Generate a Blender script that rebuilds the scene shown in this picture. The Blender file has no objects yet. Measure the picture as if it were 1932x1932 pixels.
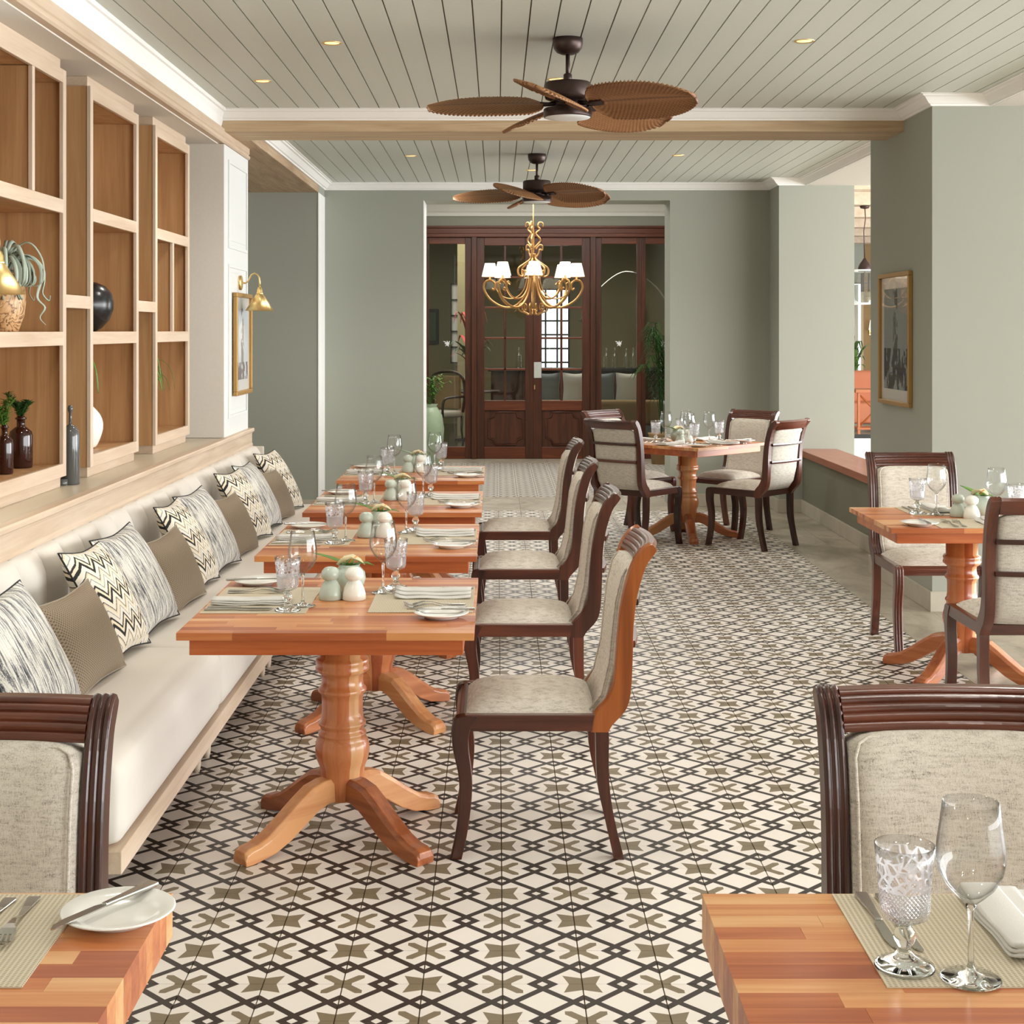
import bpy, math, random
from mathutils import Vector, Matrix, noise
random.seed(7)
PI = math.pi
sc = bpy.context.scene
COL = sc.collection
# ------------------------------------------------------------------ camera
F = 2807.0
CH = 1.637
cd = bpy.data.cameras.new('camera')
cam = bpy.data.objects.new('camera', cd); COL.objects.link(cam)
cam.location = (0, 0, CH); cam.rotation_euler = (PI/2, 0, 0)
cd.sensor_width = 36; cd.lens = 36*F/1932
cd.shift_x = 28/1932; cd.shift_y = -342/1932
cd.clip_start = 0.05; cd.clip_end = 200
sc.camera = cam
# ------------------------------------------------------------------ world and lights
w = bpy.data.worlds.new('world'); sc.world = w; w.use_nodes = True
bg = w.node_tree.nodes['Background']; bg.inputs[0].default_value = (0.90, 0.96, 1.0, 1); bg.inputs[1].default_value = 2.6
sc.view_settings.view_transform = 'Standard'; sc.view_settings.look = 'None'
sc.view_settings.exposure = 0.0; sc.view_settings.gamma = 1; sc.view_settings.use_curve_mapping = False

def area(name, loc, target, sx, sy, power, color=(1, 1, 1)):
    l = bpy.data.lights.new(name, 'AREA'); l.shape = 'RECTANGLE'; l.size = sx; l.size_y = sy
    l.energy = power; l.color = color
    o = bpy.data.objects.new(name, l); COL.objects.link(o); o.location = loc
    d = Vector(target) - Vector(loc); o.rotation_euler = d.to_track_quat('-Z', 'Y').to_euler()
    return o
# daylight through the windows of the adjoining veranda, then added fill for foyer and lounge
area('window_light_veranda', (10.4, -0.6, 1.65), (0, 0.5, 1.5), 12.0, 3.0, 1080, (0.97, 0.985, 1.0))
area('window_light_veranda_far', (10.4, 11.5, 1.65), (0, 11.5, 1.5), 11.0, 3.0, 1420, (0.97, 0.985, 1.0))
area('foyer_fill_light', (0.5, 16.6, 3.30), (0.5, 16.6, 0), 2.6, 2.6, 120, (1.0, 0.97, 0.92))  # area lamp added under the closed foyer ceiling to brighten the foyer
area('lounge_fill_light', (0.3, 22.5, 3.1), (0.3, 22.5, 0), 4.0, 3.0, 170, (1.0, 0.95, 0.86))  # area lamp added to lift the dark lounge, no fixture behind it

def warm_spot(loc, power, angle=1.6, r=0.04, color=(1, 0.82, 0.62)):
    l = bpy.data.lights.new('downlight_bulb', 'SPOT'); l.energy = power; l.spot_size = angle
    l.spot_blend = 0.8; l.shadow_soft_size = r; l.color = color
    o = bpy.data.objects.new('downlight_bulb', l); COL.objects.link(o); o.location = loc
    return o

# ------------------------------------------------------------------ materials
def S(r, g, b):
    f = lambda c: (c/255/12.92) if c/255 <= 0.04045 else (((c/255)+0.055)/1.055)**2.4
    return (f(r), f(g), f(b), 1)

class NT:
    def __init__(s, name):
        s.m = bpy.data.materials.new(name); s.m.use_nodes = True
        s.t = s.m.node_tree; s.n = s.t.nodes; s.b = s.n['Principled BSDF']; s.out = s.n['Material Output']
    def node(s, typ, **kw):
        n = s.n.new(typ)
        for k, v in kw.items(): setattr(n, k, v)
        return n
    def link(s, a, b): s.t.links.new(a, b)
    def val(s, x, sock):
        if isinstance(x, (int, float)): sock.default_value = x
        else: s.link(x, sock)
    def math(s, op, a, b=0.0, c=0.0):
        n = s.node('ShaderNodeMath', operation=op)
        s.val(a, n.inputs[0]); s.val(b, n.inputs[1]); s.val(c, n.inputs[2])
        return n.outputs[0]
    def mix(s, f, a, b):
        n = s.node('ShaderNodeMix', data_type='RGBA')
        s.val(f, n.inputs[0])
        for x, i in ((a, 6), (b, 7)):
            if isinstance(x, tuple): n.inputs[i].default_value = x
            else: s.link(x, n.inputs[i])
        return n.outputs[2]
    def coords(s, kind='Object', scale=(1, 1, 1), rot=(0, 0, 0), loc=None):
        tc = s.node('ShaderNodeTexCoord'); mp = s.node('ShaderNodeMapping')
        mp.inputs['Scale'].default_value = scale; mp.inputs['Rotation'].default_value = rot
        s.link(tc.outputs[kind], mp.inputs['Vector'])
        if loc is not None:
            s.link(loc, mp.inputs['Location'])
        return mp.outputs[0]
    def noise(s, vec, scale=5, detail=3, rough=0.5, dist=0):
        n = s.node('ShaderNodeTexNoise'); n.inputs['Scale'].default_value = scale
        n.inputs['Detail'].default_value = detail; n.inputs['Roughness'].default_value = rough
        n.inputs['Distortion'].default_value = dist
        s.link(vec, n.inputs['Vector']); return n.outputs[0]
    def ramp(s, f, stops):
        r = s.node('ShaderNodeValToRGB'); e = r.color_ramp.elements
        while len(e) < len(stops): e.new(0.5)
        for i, (p, c) in enumerate(stops): e[i].position = p; e[i].color = c
        s.link(f, r.inputs[0]); return r.outputs[0]
    def bump(s, h, strength=0.3, dist=0.002):
        b = s.node('ShaderNodeBump'); b.inputs['Strength'].default_value = strength
        b.inputs['Distance'].default_value = dist
        s.link(h, b.inputs['Height']); s.link(b.outputs[0], s.b.inputs['Normal'])
    def color(s, c):
        if isinstance(c, tuple): s.b.inputs['Base Color'].default_value = c
        else: s.link(c, s.b.inputs['Base Color'])
    def set(s, **kw):
        for k, v in kw.items(): s.b.inputs[k.replace('_', ' ')].default_value = v
        return s

def plain(name, c, rough=0.5, metal=0.0, bumps=0, bscale=60, var=0.04, **kw):
    t = NT(name); v = t.coords()
    n = t.noise(v, bscale, 3)
    d = tuple(max(0, x*(1-var*2)) for x in c[:3])+(1,); l = tuple(min(1, x*(1+var*2)) for x in c[:3])+(1,)
    t.color(t.mix(n, d, l)); t.set(Roughness=rough, Metallic=metal, **kw)
    if bumps: t.bump(n, bumps, 0.002)
    return t.m

def wood(name, cols, axis='X', rough=0.4, fine=120, rnd=0.0, coat=0.0, bump=0.12, spec=0.5):
    """grain runs along axis in object space; rnd = how far tone shifts between objects"""
    t = NT(name)
    sc3 = {'X': (1.2, 16, 16), 'Y': (16, 1.2, 16), 'Z': (16, 16, 1.2)}[axis]
    sf = {'X': (3, fine, fine), 'Y': (fine, 3, fine), 'Z': (fine, fine, 3)}[axis]
    oi = t.node('ShaderNodeObjectInfo')
    off = t.node('ShaderNodeVectorMath', operation='SCALE')
    cb = t.node('ShaderNodeCombineXYZ'); 
    for i in range(3): t.link(oi.outputs['Random'], cb.inputs[i])
    t.link(cb.outputs[0], off.inputs[0]); off.inputs['Scale'].default_value = 37.0
    a = t.noise(t.coords(scale=sc3, loc=off.outputs[0]), 1.0, 4, 0.55, 0.8)
    b = t.noise(t.coords(scale=sf, loc=off.outputs[0]), 1.0, 3, 0.6)
    f = t.math('ADD', t.math('MULTIPLY', a, 0.75), t.math('MULTIPLY', b, 0.3))
    if rnd: f = t.math('ADD', f, t.math('MULTIPLY', t.math('SUBTRACT', oi.outputs['Random'], 0.5), rnd))
    n = len(cols)
    t.color(t.ramp(f, [(0.22+0.6*i/(n-1), c) for i, c in enumerate(cols)]))
    t.set(Roughness=rough); t.b.inputs['Coat Weight'].default_value = coat; t.b.inputs['Coat Roughness'].default_value = 0.15
    t.b.inputs['Specular IOR Level'].default_value = spec
    t.bump(b, bump, 0.0008)
    return t.m

M = {}
M['wall'] = plain('sage_wall_paint', S(160, 162, 150), 0.75, bumps=0.05, bscale=300, var=0.015)
M['wall_deep'] = plain('deep_sage_wall_paint', S(122, 122, 106), 0.75, bumps=0.05, bscale=300, var=0.015)
M['soffit'] = plain('warm_grey_soffit_paint', S(214, 208, 198), 0.7, var=0.02)
M['plank'] = plain('grey_green_ceiling_paint', S(208, 212, 203), 0.45, bumps=0.03, bscale=40, var=0.02)
M['groove'] = plain('ceiling_groove_backing', S(118, 110, 92), 0.8)
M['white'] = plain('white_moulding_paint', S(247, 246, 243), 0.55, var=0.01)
M['panelwhite'] = plain('white_panelling_paint', S(224, 225, 222), 0.5, var=0.01)
M['oak_pale'] = wood('limed_oak', [S(180, 154, 128), S(200, 178, 154), S(217, 198, 178)], 'Y', 0.5)
M['oak_pale_z'] = wood('limed_oak_upright', [S(182, 158, 134), S(202, 182, 160), S(219, 202, 184)], 'Z', 0.5)
M['oak'] = wood('brown_oak_panel', [S(146, 106, 68), S(178, 136, 92), S(200, 160, 116)], 'Z', 0.5, fine=160)
M['beam'] = wood('weathered_beam_wood', [S(150, 122, 90), S(190, 164, 130), S(212, 192, 160)], 'X', 0.6)
M['beam_y'] = wood('weathered_beam_wood_long', [S(140, 112, 84), S(178, 150, 120), S(206, 186, 158)], 'Y', 0.6)
M['ledge'] = plain('beige_ledge_top', S(200, 188, 166), 0.32, var=0.02)
M['mahog'] = wood('polished_mahogany', [S(34, 12, 7), S(68, 30, 18), S(108, 54, 33)], 'Z', 0.28, fine=90, rnd=0.35, coat=0.35)
M['mahog_y'] = wood('polished_mahogany_rail', [S(34, 12, 7), S(68, 30, 18), S(108, 54, 33)], 'Y', 0.28, fine=90, rnd=0.35, coat=0.35)
M['mahog_x'] = wood('polished_mahogany_side_rail', [S(34, 12, 7), S(68, 30, 18), S(108, 54, 33)], 'X', 0.28, fine=90, rnd=0.35, coat=0.35)
M['orangewood'] = wood('orange_toned_chair_wood', [S(104, 50, 18), S(152, 80, 30), S(176, 102, 46)], 'Z', 0.28, fine=90, rnd=0.1, coat=0.35)
M['acacia'] = wood('acacia_stave', [S(160, 80, 40), S(190, 110, 60), S(208, 140, 84), S(224, 172, 118)], 'X', 0.36, fine=110, rnd=0.52, coat=0.15)
M['acacia_apron'] = wood('acacia_apron', [S(144, 64, 26), S(184, 94, 44), S(204, 124, 68)], 'X', 0.36, fine=110, rnd=0.4, coat=0.2)
M['acacia_leg'] = wood('acacia_leg', [S(134, 70, 34), S(180, 106, 60), S(208, 150, 98)], 'X', 0.36, fine=60, rnd=0.5, coat=0.2)
M['doorwood'] = wood('dark_red_door_wood', [S(40, 17, 7), S(72, 34, 17), S(104, 54, 29)], 'Z', 0.4, fine=60, coat=0.1)
M['doorwood_x'] = wood('dark_red_door_wood_rail', [S(56, 24, 10), S(98, 46, 23), S(134, 70, 38)], 'X', 0.4, fine=60, coat=0.1)
M['darkwood'] = wood('dark_lounge_wood', [S(30, 18, 14), S(52, 32, 24), S(80, 52, 38)], 'Z', 0.35)
M['capwood'] = wood('low_wall_cap_wood', [S(128, 66, 44), S(166, 92, 62), S(190, 116, 82)], 'Y', 0.3, coat=0.2)
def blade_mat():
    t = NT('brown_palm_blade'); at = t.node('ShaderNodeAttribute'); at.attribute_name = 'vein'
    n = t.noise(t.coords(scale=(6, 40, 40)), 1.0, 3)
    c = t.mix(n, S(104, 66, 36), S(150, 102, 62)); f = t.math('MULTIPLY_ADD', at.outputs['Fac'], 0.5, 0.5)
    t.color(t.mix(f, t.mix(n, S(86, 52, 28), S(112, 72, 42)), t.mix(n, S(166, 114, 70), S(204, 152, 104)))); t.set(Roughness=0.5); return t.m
M['leaf_blade'] = blade_mat()
M['bronze'] = plain('dark_bronze_metal', S(70, 54, 50), 0.4, 0.6)
M['brass'] = plain('brushed_brass', S(236, 206, 142), 0.36, 1.0, var=0.03)
M['goldframe'] = plain('gilt_frame', S(176, 138, 82), 0.45, 0.6, bumps=0.3, bscale=200)
M['goldchand'] = plain('gilt_scrollwork', S(196, 152, 98), 0.35, 0.75, var=0.08)
M['steel'] = plain('polished_cutlery_steel', S(190, 188, 182), 0.18, 1.0)
M['porcelain'] = plain('white_porcelain', S(240, 238, 232), 0.15, var=0.005)
M['sage_ceramic'] = plain('sage_ceramic', S(186, 196, 182), 0.2, var=0.03)
M['white_ceramic'] = plain('white_ceramic', S(238, 236, 226), 0.18, var=0.01)
M['black_ceramic'] = plain('black_satin_ceramic', S(26, 26, 27), 0.25)
M['green_glaze'] = plain('green_glazed_ceramic', S(164, 184, 156), 0.2, bscale=8, var=0.12)
M['leaf'] = plain('green_leaf', S(92, 132, 52), 0.45, bscale=30, var=0.15)
M['leaf_dark'] = plain('dark_green_leaf', S(46, 82, 34), 0.4, bscale=30, var=0.2)
M['airplant'] = plain('silver_green_leaf', S(160, 172, 156), 0.6, bscale=20, var=0.1)
M['petal'] = plain('cream_petal', S(238, 224, 180), 0.5, bscale=40, var=0.04)
M['petal_orange'] = plain('orange_petal', S(226, 150, 70), 0.5)
M['red'] = plain('red_petal', S(176, 40, 34), 0.5)
M['banquette'] = plain('ivory_banquette_fabric', S(211, 204, 194), 0.7, bumps=0.08, bscale=500, var=0.015)
M['napkin'] = plain('grey_white_linen_napkin', S(214, 211, 205), 0.8, bumps=0.25, bscale=600, var=0.03)
M['piping'] = plain('black_piping', S(34, 32, 32), 0.8)
M['gasket'] = plain('taupe_piping', S(150, 138, 120), 0.8)
M['grout'] = plain('dark_grout_bed', S(92, 74, 56), 0.9)
M['black'] = plain('black_paint', S(24, 23, 22), 0.5)
M['greyfab'] = plain('blue_grey_fabric', S(140, 148, 152), 0.8, bumps=0.1, bscale=300)
M['tan'] = plain('tan_fabric', S(150, 122, 84), 0.8)
M['orange_fab'] = plain('coral_upholstery', S(214, 132, 96), 0.7)
M['orange_wood'] = plain('orange_side_table_wood', S(196, 110, 54), 0.4)
M['loungewall'] = plain('olive_lounge_wall', S(150, 140, 106), 0.8)
M['loungefloor'] = plain('dark_glossy_floor', S(48, 46, 42), 0.12, bscale=4, var=0.2)
M['curtain'] = plain('white_curtain', S(236, 232, 224), 0.8)
M['stone_base'] = plain('pale_stone_skirting', S(186, 178, 162), 0.5, bscale=9, var=0.08)
M['light_disc'] = plain('opal_light_diffuser', S(226, 228, 228), 0.4, var=0.0)
M['sign'] = plain('pale_metal_plate', S(200, 204, 200), 0.3, 0.2)
M['decal'] = plain('white_glass_decal', S(236, 238, 238), 0.6)

def emit(name, c, s, base=None):
    t = NT(name); t.color(base or c); t.b.inputs['Emission Color'].default_value = c
    t.b.inputs['Emission Strength'].default_value = s; t.set(Roughness=0.6); return t.m
M['shade_lit'] = emit('lit_lampshade', (1.0, 0.90, 0.76, 1), 0.6, S(240, 230, 212))
M['bulb'] = emit('warm_downlight_lens', (1.0, 0.62, 0.28, 1), 1.6)

def stone():
    t = NT('grey_veined_stone'); v = t.coords('Object', (1, 0.7, 1))
    a = t.noise(v, 3.2, 6, 0.62, 1.4); b = t.noise(v, 30, 4)
    t.color(t.ramp(t.math('ADD', t.math('MULTIPLY', a, 0.8), t.math('MULTIPLY', b, 0.2)),
        [(0.3, S(134, 124, 108)), (0.5, S(170, 160, 142)), (0.7, S(190, 182, 166))]))
    t.set(Roughness=0.35); return t.m
M['stone'] = stone()

def tile_mat():
    t = NT('patterned_cement_tile'); g = t.node('ShaderNodeNewGeometry'); sx = t.node('ShaderNodeSeparateXYZ')
    t.link(g.outputs['Position'], sx.inputs[0])
    U = t.math('DIVIDE', t.math('SUBTRACT', sx.outputs[0], 0.0135), 0.2)
    V = t.math('DIVIDE', t.math('SUBTRACT', sx.outputs[1], 3.528), 0.2)
    u = t.math('FRACT', U); v = t.math('FRACT', V)
    black = None
    for cu in (0, 1):
        for cv in (0, 1):
            s = t.math('ADD', t.math('ABSOLUTE', t.math('SUBTRACT', u, cu)), t.math('ABSOLUTE', t.math('SUBTRACT', v, cv)))
            k = t.math('LESS_THAN', t.math('ABSOLUTE', t.math('SUBTRACT', s, 0.636)), 0.066)
            black = k if black is None else t.math('MAXIMUM', black, k)
    ru = t.math('ROUND', U); rv = t.math('ROUND', V)
    x = t.math('ABSOLUTE', t.math('SUBTRACT', U, ru)); y = t.math('ABSOLUTE', t.math('SUBTRACT', V, rv))
    mx = t.math('MAXIMUM', x, y); mn = t.math('MINIMUM', x, y)
    star = t.math('LESS_THAN', mx, t.math('MULTIPLY_ADD', mn, 0.306, 0.168))
    arm = t.math('MULTIPLY', t.math('LESS_THAN', t.math('SUBTRACT', mx, mn), 0.082), t.math('LESS_THAN', mx, 0.255))
    cross = t.math('MAXIMUM', arm, t.math('LESS_THAN', mx, 0.11))
    par = t.math('MODULO', t.math('ABSOLUTE', t.math('ADD', ru, rv)), 2.0)
    ps = t.math('LESS_THAN', par, 0.5)      # star where even
    olive = t.math('ADD', t.math('MULTIPLY', star, ps), t.math('MULTIPLY', cross, t.math('SUBTRACT', 1.0, ps)))
    cell = t.node('ShaderNodeCombineXYZ'); t.link(t.math('FLOOR', U), cell.inputs[0]); t.link(t.math('FLOOR', V), cell.inputs[1])
    wn = t.node('ShaderNodeTexWhiteNoise'); t.link(cell.outputs[0], wn.inputs['Vector'])
    wear = t.noise(g.outputs['Position'], 14, 4)
    tone = t.math('ADD', t.math('MULTIPLY', wn.outputs[0], 0.6), t.math('MULTIPLY', wear, 0.4))
    base = t.mix(tone, S(220, 212, 202), S(233, 226, 217))
    ol = t.mix(wear, S(112, 100, 78), S(134, 120, 96))
    bl = t.mix(wear, S(46, 39, 34), S(62, 54, 48))
    c = t.mix(olive, base, ol); c = t.mix(black, c, bl)
    t.color(c); t.set(Roughness=0.42)
    t.b.inputs['Specular IOR Level'].default_value = 0.4
    return t.m
M['tile'] = tile_mat()

def tile2_mat():
    t = NT('grey_patterned_foyer_tile'); g = t.node('ShaderNodeNewGeometry'); sx = t.node('ShaderNodeSeparateXYZ')
    t.link(g.outputs['Position'], sx.inputs[0])
    u = t.math('FRACT', t.math('DIVIDE', sx.outputs[0], 0.2)); v = t.math('FRACT', t.math('DIVIDE', sx.outputs[1], 0.2))
    a = t.math('ABSOLUTE', t.math('SUBTRACT', u, 0.5)); b = t.math('ABSOLUTE', t.math('SUBTRACT', v, 0.5))
    d = t.math('SQRT', t.math('ADD', t.math('MULTIPLY', a, a), t.math('MULTIPLY', b, b)))
    ring = t.math('LESS_THAN', t.math('ABSOLUTE', t.math('SUBTRACT', d, 0.36)), 0.07)
    dia = t.math('LESS_THAN', t.math('ADD', a, b), 0.16)
    cor = t.math('LESS_THAN', t.math('ABSOLUTE', t.math('SUBTRACT', t.math('ADD', a, b), 0.85)), 0.05)
    k = t.math('MAXIMUM', t.math('MAXIMUM', ring, dia), cor)
    t.color(t.mix(k, S(208, 202, 192), S(122, 114, 108))); t.set(Roughness=0.35); return t.m
M['tile2'] = tile2_mat()

def linen():
    t = NT('oatmeal_slub_linen')
    a = t.noise(t.coords(scale=(60, 520, 520)), 1.0, 2, 0.6); b = t.noise(t.coords(scale=(520, 520, 60)), 1.0, 2, 0.6)
    sl = t.noise(t.coords(scale=(30, 30, 160)), 1.0, 3, 0.7)
    f = t.math('ADD', t.math('MULTIPLY', t.math('MAXIMUM', a, b), 0.65), t.math('MULTIPLY', sl, 0.45))
    t.color(t.ramp(f, [(0.40, S(112, 104, 94)), (0.49, S(182, 173, 160)), (0.60, S(210, 202, 189)), (0.8, S(222, 216, 206))]))
    t.set(Roughness=0.85); t.bump(f, 0.5, 0.0015); return t.m
M['linen'] = linen()

def chevron():
    t = NT('chevron_cushion_fabric'); tc = t.node('ShaderNodeTexCoord'); s = t.node('ShaderNodeSeparateXYZ')
    t.link(tc.outputs['Object'], s.inputs[0])
    wob = t.noise(t.coords(scale=(1, 260, 20)), 1.0, 2)
    z = t.math('PINGPONG', t.math('ADD', s.outputs[1], 0.6), 0.044)
    y = t.math('ADD', t.math('ADD', s.outputs[2], t.math('MULTIPLY', z, 1.05)), t.math('MULTIPLY', wob, 0.006))
    p = t.math('FRACT', t.math('DIVIDE', t.math('ADD', y, 1.0), 0.125))
    c = t.ramp(p, [(0.0, S(226, 218, 202)), (0.16, S(34, 32, 30)), (0.29, S(228, 214, 186)), (0.41, S(48, 44, 42)), (0.49, S(222, 216, 204)), (0.66, S(150, 150, 148)), (0.70, S(226, 216, 196)), (0.86, S(206, 190, 160)), (0.92, S(70, 66, 62)), (0.96, S(232, 226, 214))])
    for n in t.n:
        if n.type == 'VALTORGB': n.color_ramp.interpolation = 'CONSTANT'
    t.color(c); t.set(Roughness=0.85); return t.m
M['chevron'] = chevron()

def stripe():
    t = NT('striped_cushion_fabric'); v = t.coords(scale=(1, 130, 9))
    a = t.noise(v, 1.0, 3, 0.75, 0.4)
    b = t.noise(t.coords(scale=(1, 700, 260)), 1.0, 2)
    f = t.math('ADD', t.math('MULTIPLY', a, 0.75), t.math('MULTIPLY', b, 0.25))
    t.color(t.ramp(f, [(0.38, S(58, 58, 62)), (0.46, S(128, 128, 130)), (0.52, S(212, 208, 198)), (0.65, S(232, 228, 218))]))
    t.set(Roughness=0.9); t.bump(f, 0.4, 0.003); return t.m
M['stripe'] = stripe()

def weave():
    t = NT('brown_woven_cushion_fabric'); tc = t.node('ShaderNodeTexCoord'); s = t.node('ShaderNodeSeparateXYZ')
    t.link(tc.outputs['Object'], s.inputs[0])
    a = t.math('PINGPONG', t.math('ADD', s.outputs[1], 1), 0.006); b = t.math('PINGPONG', t.math('ADD', s.outputs[2], 1), 0.006)
    d = t.math('DIVIDE', t.math('ADD', a, b), 0.012)
    f = t.math('LESS_THAN', t.math('ABSOLUTE', t.math('SUBTRACT', d, 0.5)), 0.2)
    t.color(t.mix(f, S(104, 88, 70), S(146, 130, 108))); t.set(Roughness=0.8); t.bump(f, 0.3, 0.001); return t.m
M['weave'] = weave()

def matfab():
    t = NT('woven_vinyl_placemat'); tc = t.node('ShaderNodeTexCoord'); s = t.node('ShaderNodeSeparateXYZ')
    t.link(tc.outputs['Object'], s.inputs[0])
    a = t.math('FRACT', t.math('DIVIDE', t.math('ADD', s.outputs[0], 1), 0.005)); b = t.math('FRACT', t.math('DIVIDE', t.math('ADD', s.outputs[1], 1), 0.0075))
    k = t.math('MULTIPLY', t.math('GREATER_THAN', a, 0.55), t.math('GREATER_THAN', b, 0.45))
    n = t.noise(t.coords(scale=(1, 140, 1)), 1, 2)
    base = t.mix(n, S(200, 186, 158), S(220, 208, 184))
    t.color(t.mix(k, base, S(146, 136, 118))); t.set(Roughness=0.6); t.bump(k, 0.4, -0.001); return t.m
M['placemat'] = matfab()

def pedestal():
    t = NT('turned_acacia_post'); tc = t.node('ShaderNodeTexCoord'); s = t.node('ShaderNodeSeparateXYZ')
    t.link(tc.outputs['Object'], s.inputs[0])
    ang = t.math('ARCTAN2', s.outputs[1], s.outputs[0])
    k = t.math('FLOOR', t.math('MULTIPLY', t.math('ADD', ang, 4.0), 1.75))
    wn = t.node('ShaderNodeTexWhiteNoise', noise_dimensions='1D'); oi = t.node('ShaderNodeObjectInfo')
    t.link(t.math('ADD', k, t.math('MULTIPLY', oi.outputs['Random'], 50)), wn.inputs['W'])
    g = t.noise(t.coords(scale=(30, 30, 2)), 1, 4, 0.6, 0.8)
    f = t.math('ADD', t.math('MULTIPLY', wn.outputs[0], 0.6), t.math('MULTIPLY', g, 0.4))
    t.color(t.ramp(f, [(0.15, S(140, 62, 30)), (0.4, S(184, 98, 52)), (0.62, S(206, 136, 84)), (0.85, S(222, 174, 122))]))
    t.set(Roughness=0.3); t.b.inputs['Coat Weight'].default_value = 0.3; return t.m
M['post'] = pedestal()

def burl():
    t = NT('swirled_wood_pot'); a = t.noise(t.coords(scale=(8, 8, 5)), 1, 3, 0.5, 2.0)
    s = t.math('FRACT', t.math('MULTIPLY', a, 9))
    t.color(t.ramp(s, [(0.0, S(82, 46, 26)), (0.25, S(196, 150, 100)), (0.8, S(214, 176, 130)), (1.0, S(110, 66, 38))])); t.set(Roughness=0.4); return t.m
M['burl'] = burl()

def glass(name, tint, refl=0.06, bump=None, dens=0.0, rough=0.02, edge=0.75, dark=.46):
    """clear glass: see-through body with mirror-like Fresnel reflection"""
    t = NT(name); t.n.remove(t.b)
    tr = t.node('ShaderNodeBsdfTransparent'); tr.inputs[0].default_value = tint
    gl = t.node('ShaderNodeBsdfGlossy'); gl.inputs['Roughness'].default_value = rough
    lw = t.node('ShaderNodeLayerWeight'); lw.inputs['Blend'].default_value = 0.5
    if bump:
        h = bump(t); b = t.node('ShaderNodeBump'); b.inputs['Strength'].default_value = 1.0; b.inputs['Distance'].default_value = 0.0018
        t.link(h, b.inputs['Height']); t.link(b.outputs[0], gl.inputs['Normal']); t.link(b.outputs[0], lw.inputs['Normal'])
    t.link(t.mix(t.math('POWER', lw.outputs['Facing'], 3.0), tint, (tint[0]*dark, tint[1]*dark, tint[2]*dark, 1)), tr.inputs[0])
    f = t.math('MINIMUM', t.math('ADD', t.math('MULTIPLY', t.math('POWER', lw.outputs['Facing'], 4.0), edge), refl), 1.0)
    mx = t.node('ShaderNodeMixShader'); t.link(f, mx.inputs[0]); t.link(tr.outputs[0], mx.inputs[1]); t.link(gl.outputs[0], mx.inputs[2])
    o = mx.outputs[0]
    if dens:
        df = t.node('ShaderNodeBsdfTranslucent'); df.inputs[0].default_value = S(236, 236, 240)
        m2 = t.node('ShaderNodeMixShader'); m2.inputs[0].default_value = dens
        if bump: t.link(t.math('MULTIPLY', h, dens*2), m2.inputs[0])
        t.link(o, m2.inputs[1]); t.link(df.outputs[0], m2.inputs[2]); o = m2.outputs[0]
    t.link(o, t.out.inputs[0]); return t.m

def gob_bump(t):
    tc = t.node('ShaderNodeTexCoord'); s = t.node('ShaderNodeSeparateXYZ'); t.link(tc.outputs['Object'], s.inputs[0])
    ang = t.math('ARCTAN2', s.outputs[1], s.outputs[0])
    a = t.math('MULTIPLY', ang, 0.040); z = s.outputs[2]
    p = t.math('PINGPONG', t.math('ADD', t.math('ADD', a, z), 1.0), 0.0034); q = t.math('PINGPONG', t.math('ADD', t.math('SUBTRACT', z, a), 1.0), 0.0034)
    low = t.math('DIVIDE', t.math('MINIMUM', p, q), 0.0034)
    vo = t.node('ShaderNodeTexVoronoi', feature='DISTANCE_TO_EDGE'); vo.inputs['Scale'].default_value = 75
    t.link(tc.outputs['Object'], vo.inputs['Vector'])
    up = t.math('LESS_THAN', vo.outputs['Distance'], 0.10)
    isup = t.math('MULTIPLY', t.math('GREATER_THAN', z, 0.112), t.math('LESS_THAN', z, 0.158))
    islow = t.math('MULTIPLY', t.math('LESS_THAN', z, 0.112), t.math('GREATER_THAN', z, 0.068))
    return t.math('ADD', t.math('MULTIPLY', up, isup), t.math('MULTIPLY', low, islow))
M['wineglass'] = glass('clear_thin_glass', (0.985, 0.99, 0.99, 1), 0.035)
M['goblet'] = glass('pressed_clear_glass', (0.975, 0.98, 0.985, 1), 0.11, gob_bump, 0.24, 0.05)
g_ = NT('solid_clear_glass'); g_.n.remove(g_.b); gg = g_.node('ShaderNodeBsdfGlass'); gg.inputs['IOR'].default_value = 1.45; gg.inputs['Roughness'].default_value = 0.0
gg.inputs['Color'].default_value = (0.97, 0.98, 0.98, 1); g_.link(gg.outputs[0], g_.out.inputs[0]); M['solidglass'] = g_.m
M['pane'] = glass('door_pane_glass', (0.92, 0.93, 0.90, 1), 0.04, dark=.9)
M['picglass'] = glass('picture_glass', (0.97, 0.97, 0.97, 1), 0.02, edge=0.2, dark=1.0)
M['amber'] = plain('dark_amber_glass', S(48, 22, 16), 0.06, var=0.0)
M['greyglass'] = plain('smoked_grey_glass', S(84, 84, 82), 0.08, var=0.0)
M['lantern_glass'] = glass('lantern_glass', (0.93, 0.95, 0.95, 1), 0.1)

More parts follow.
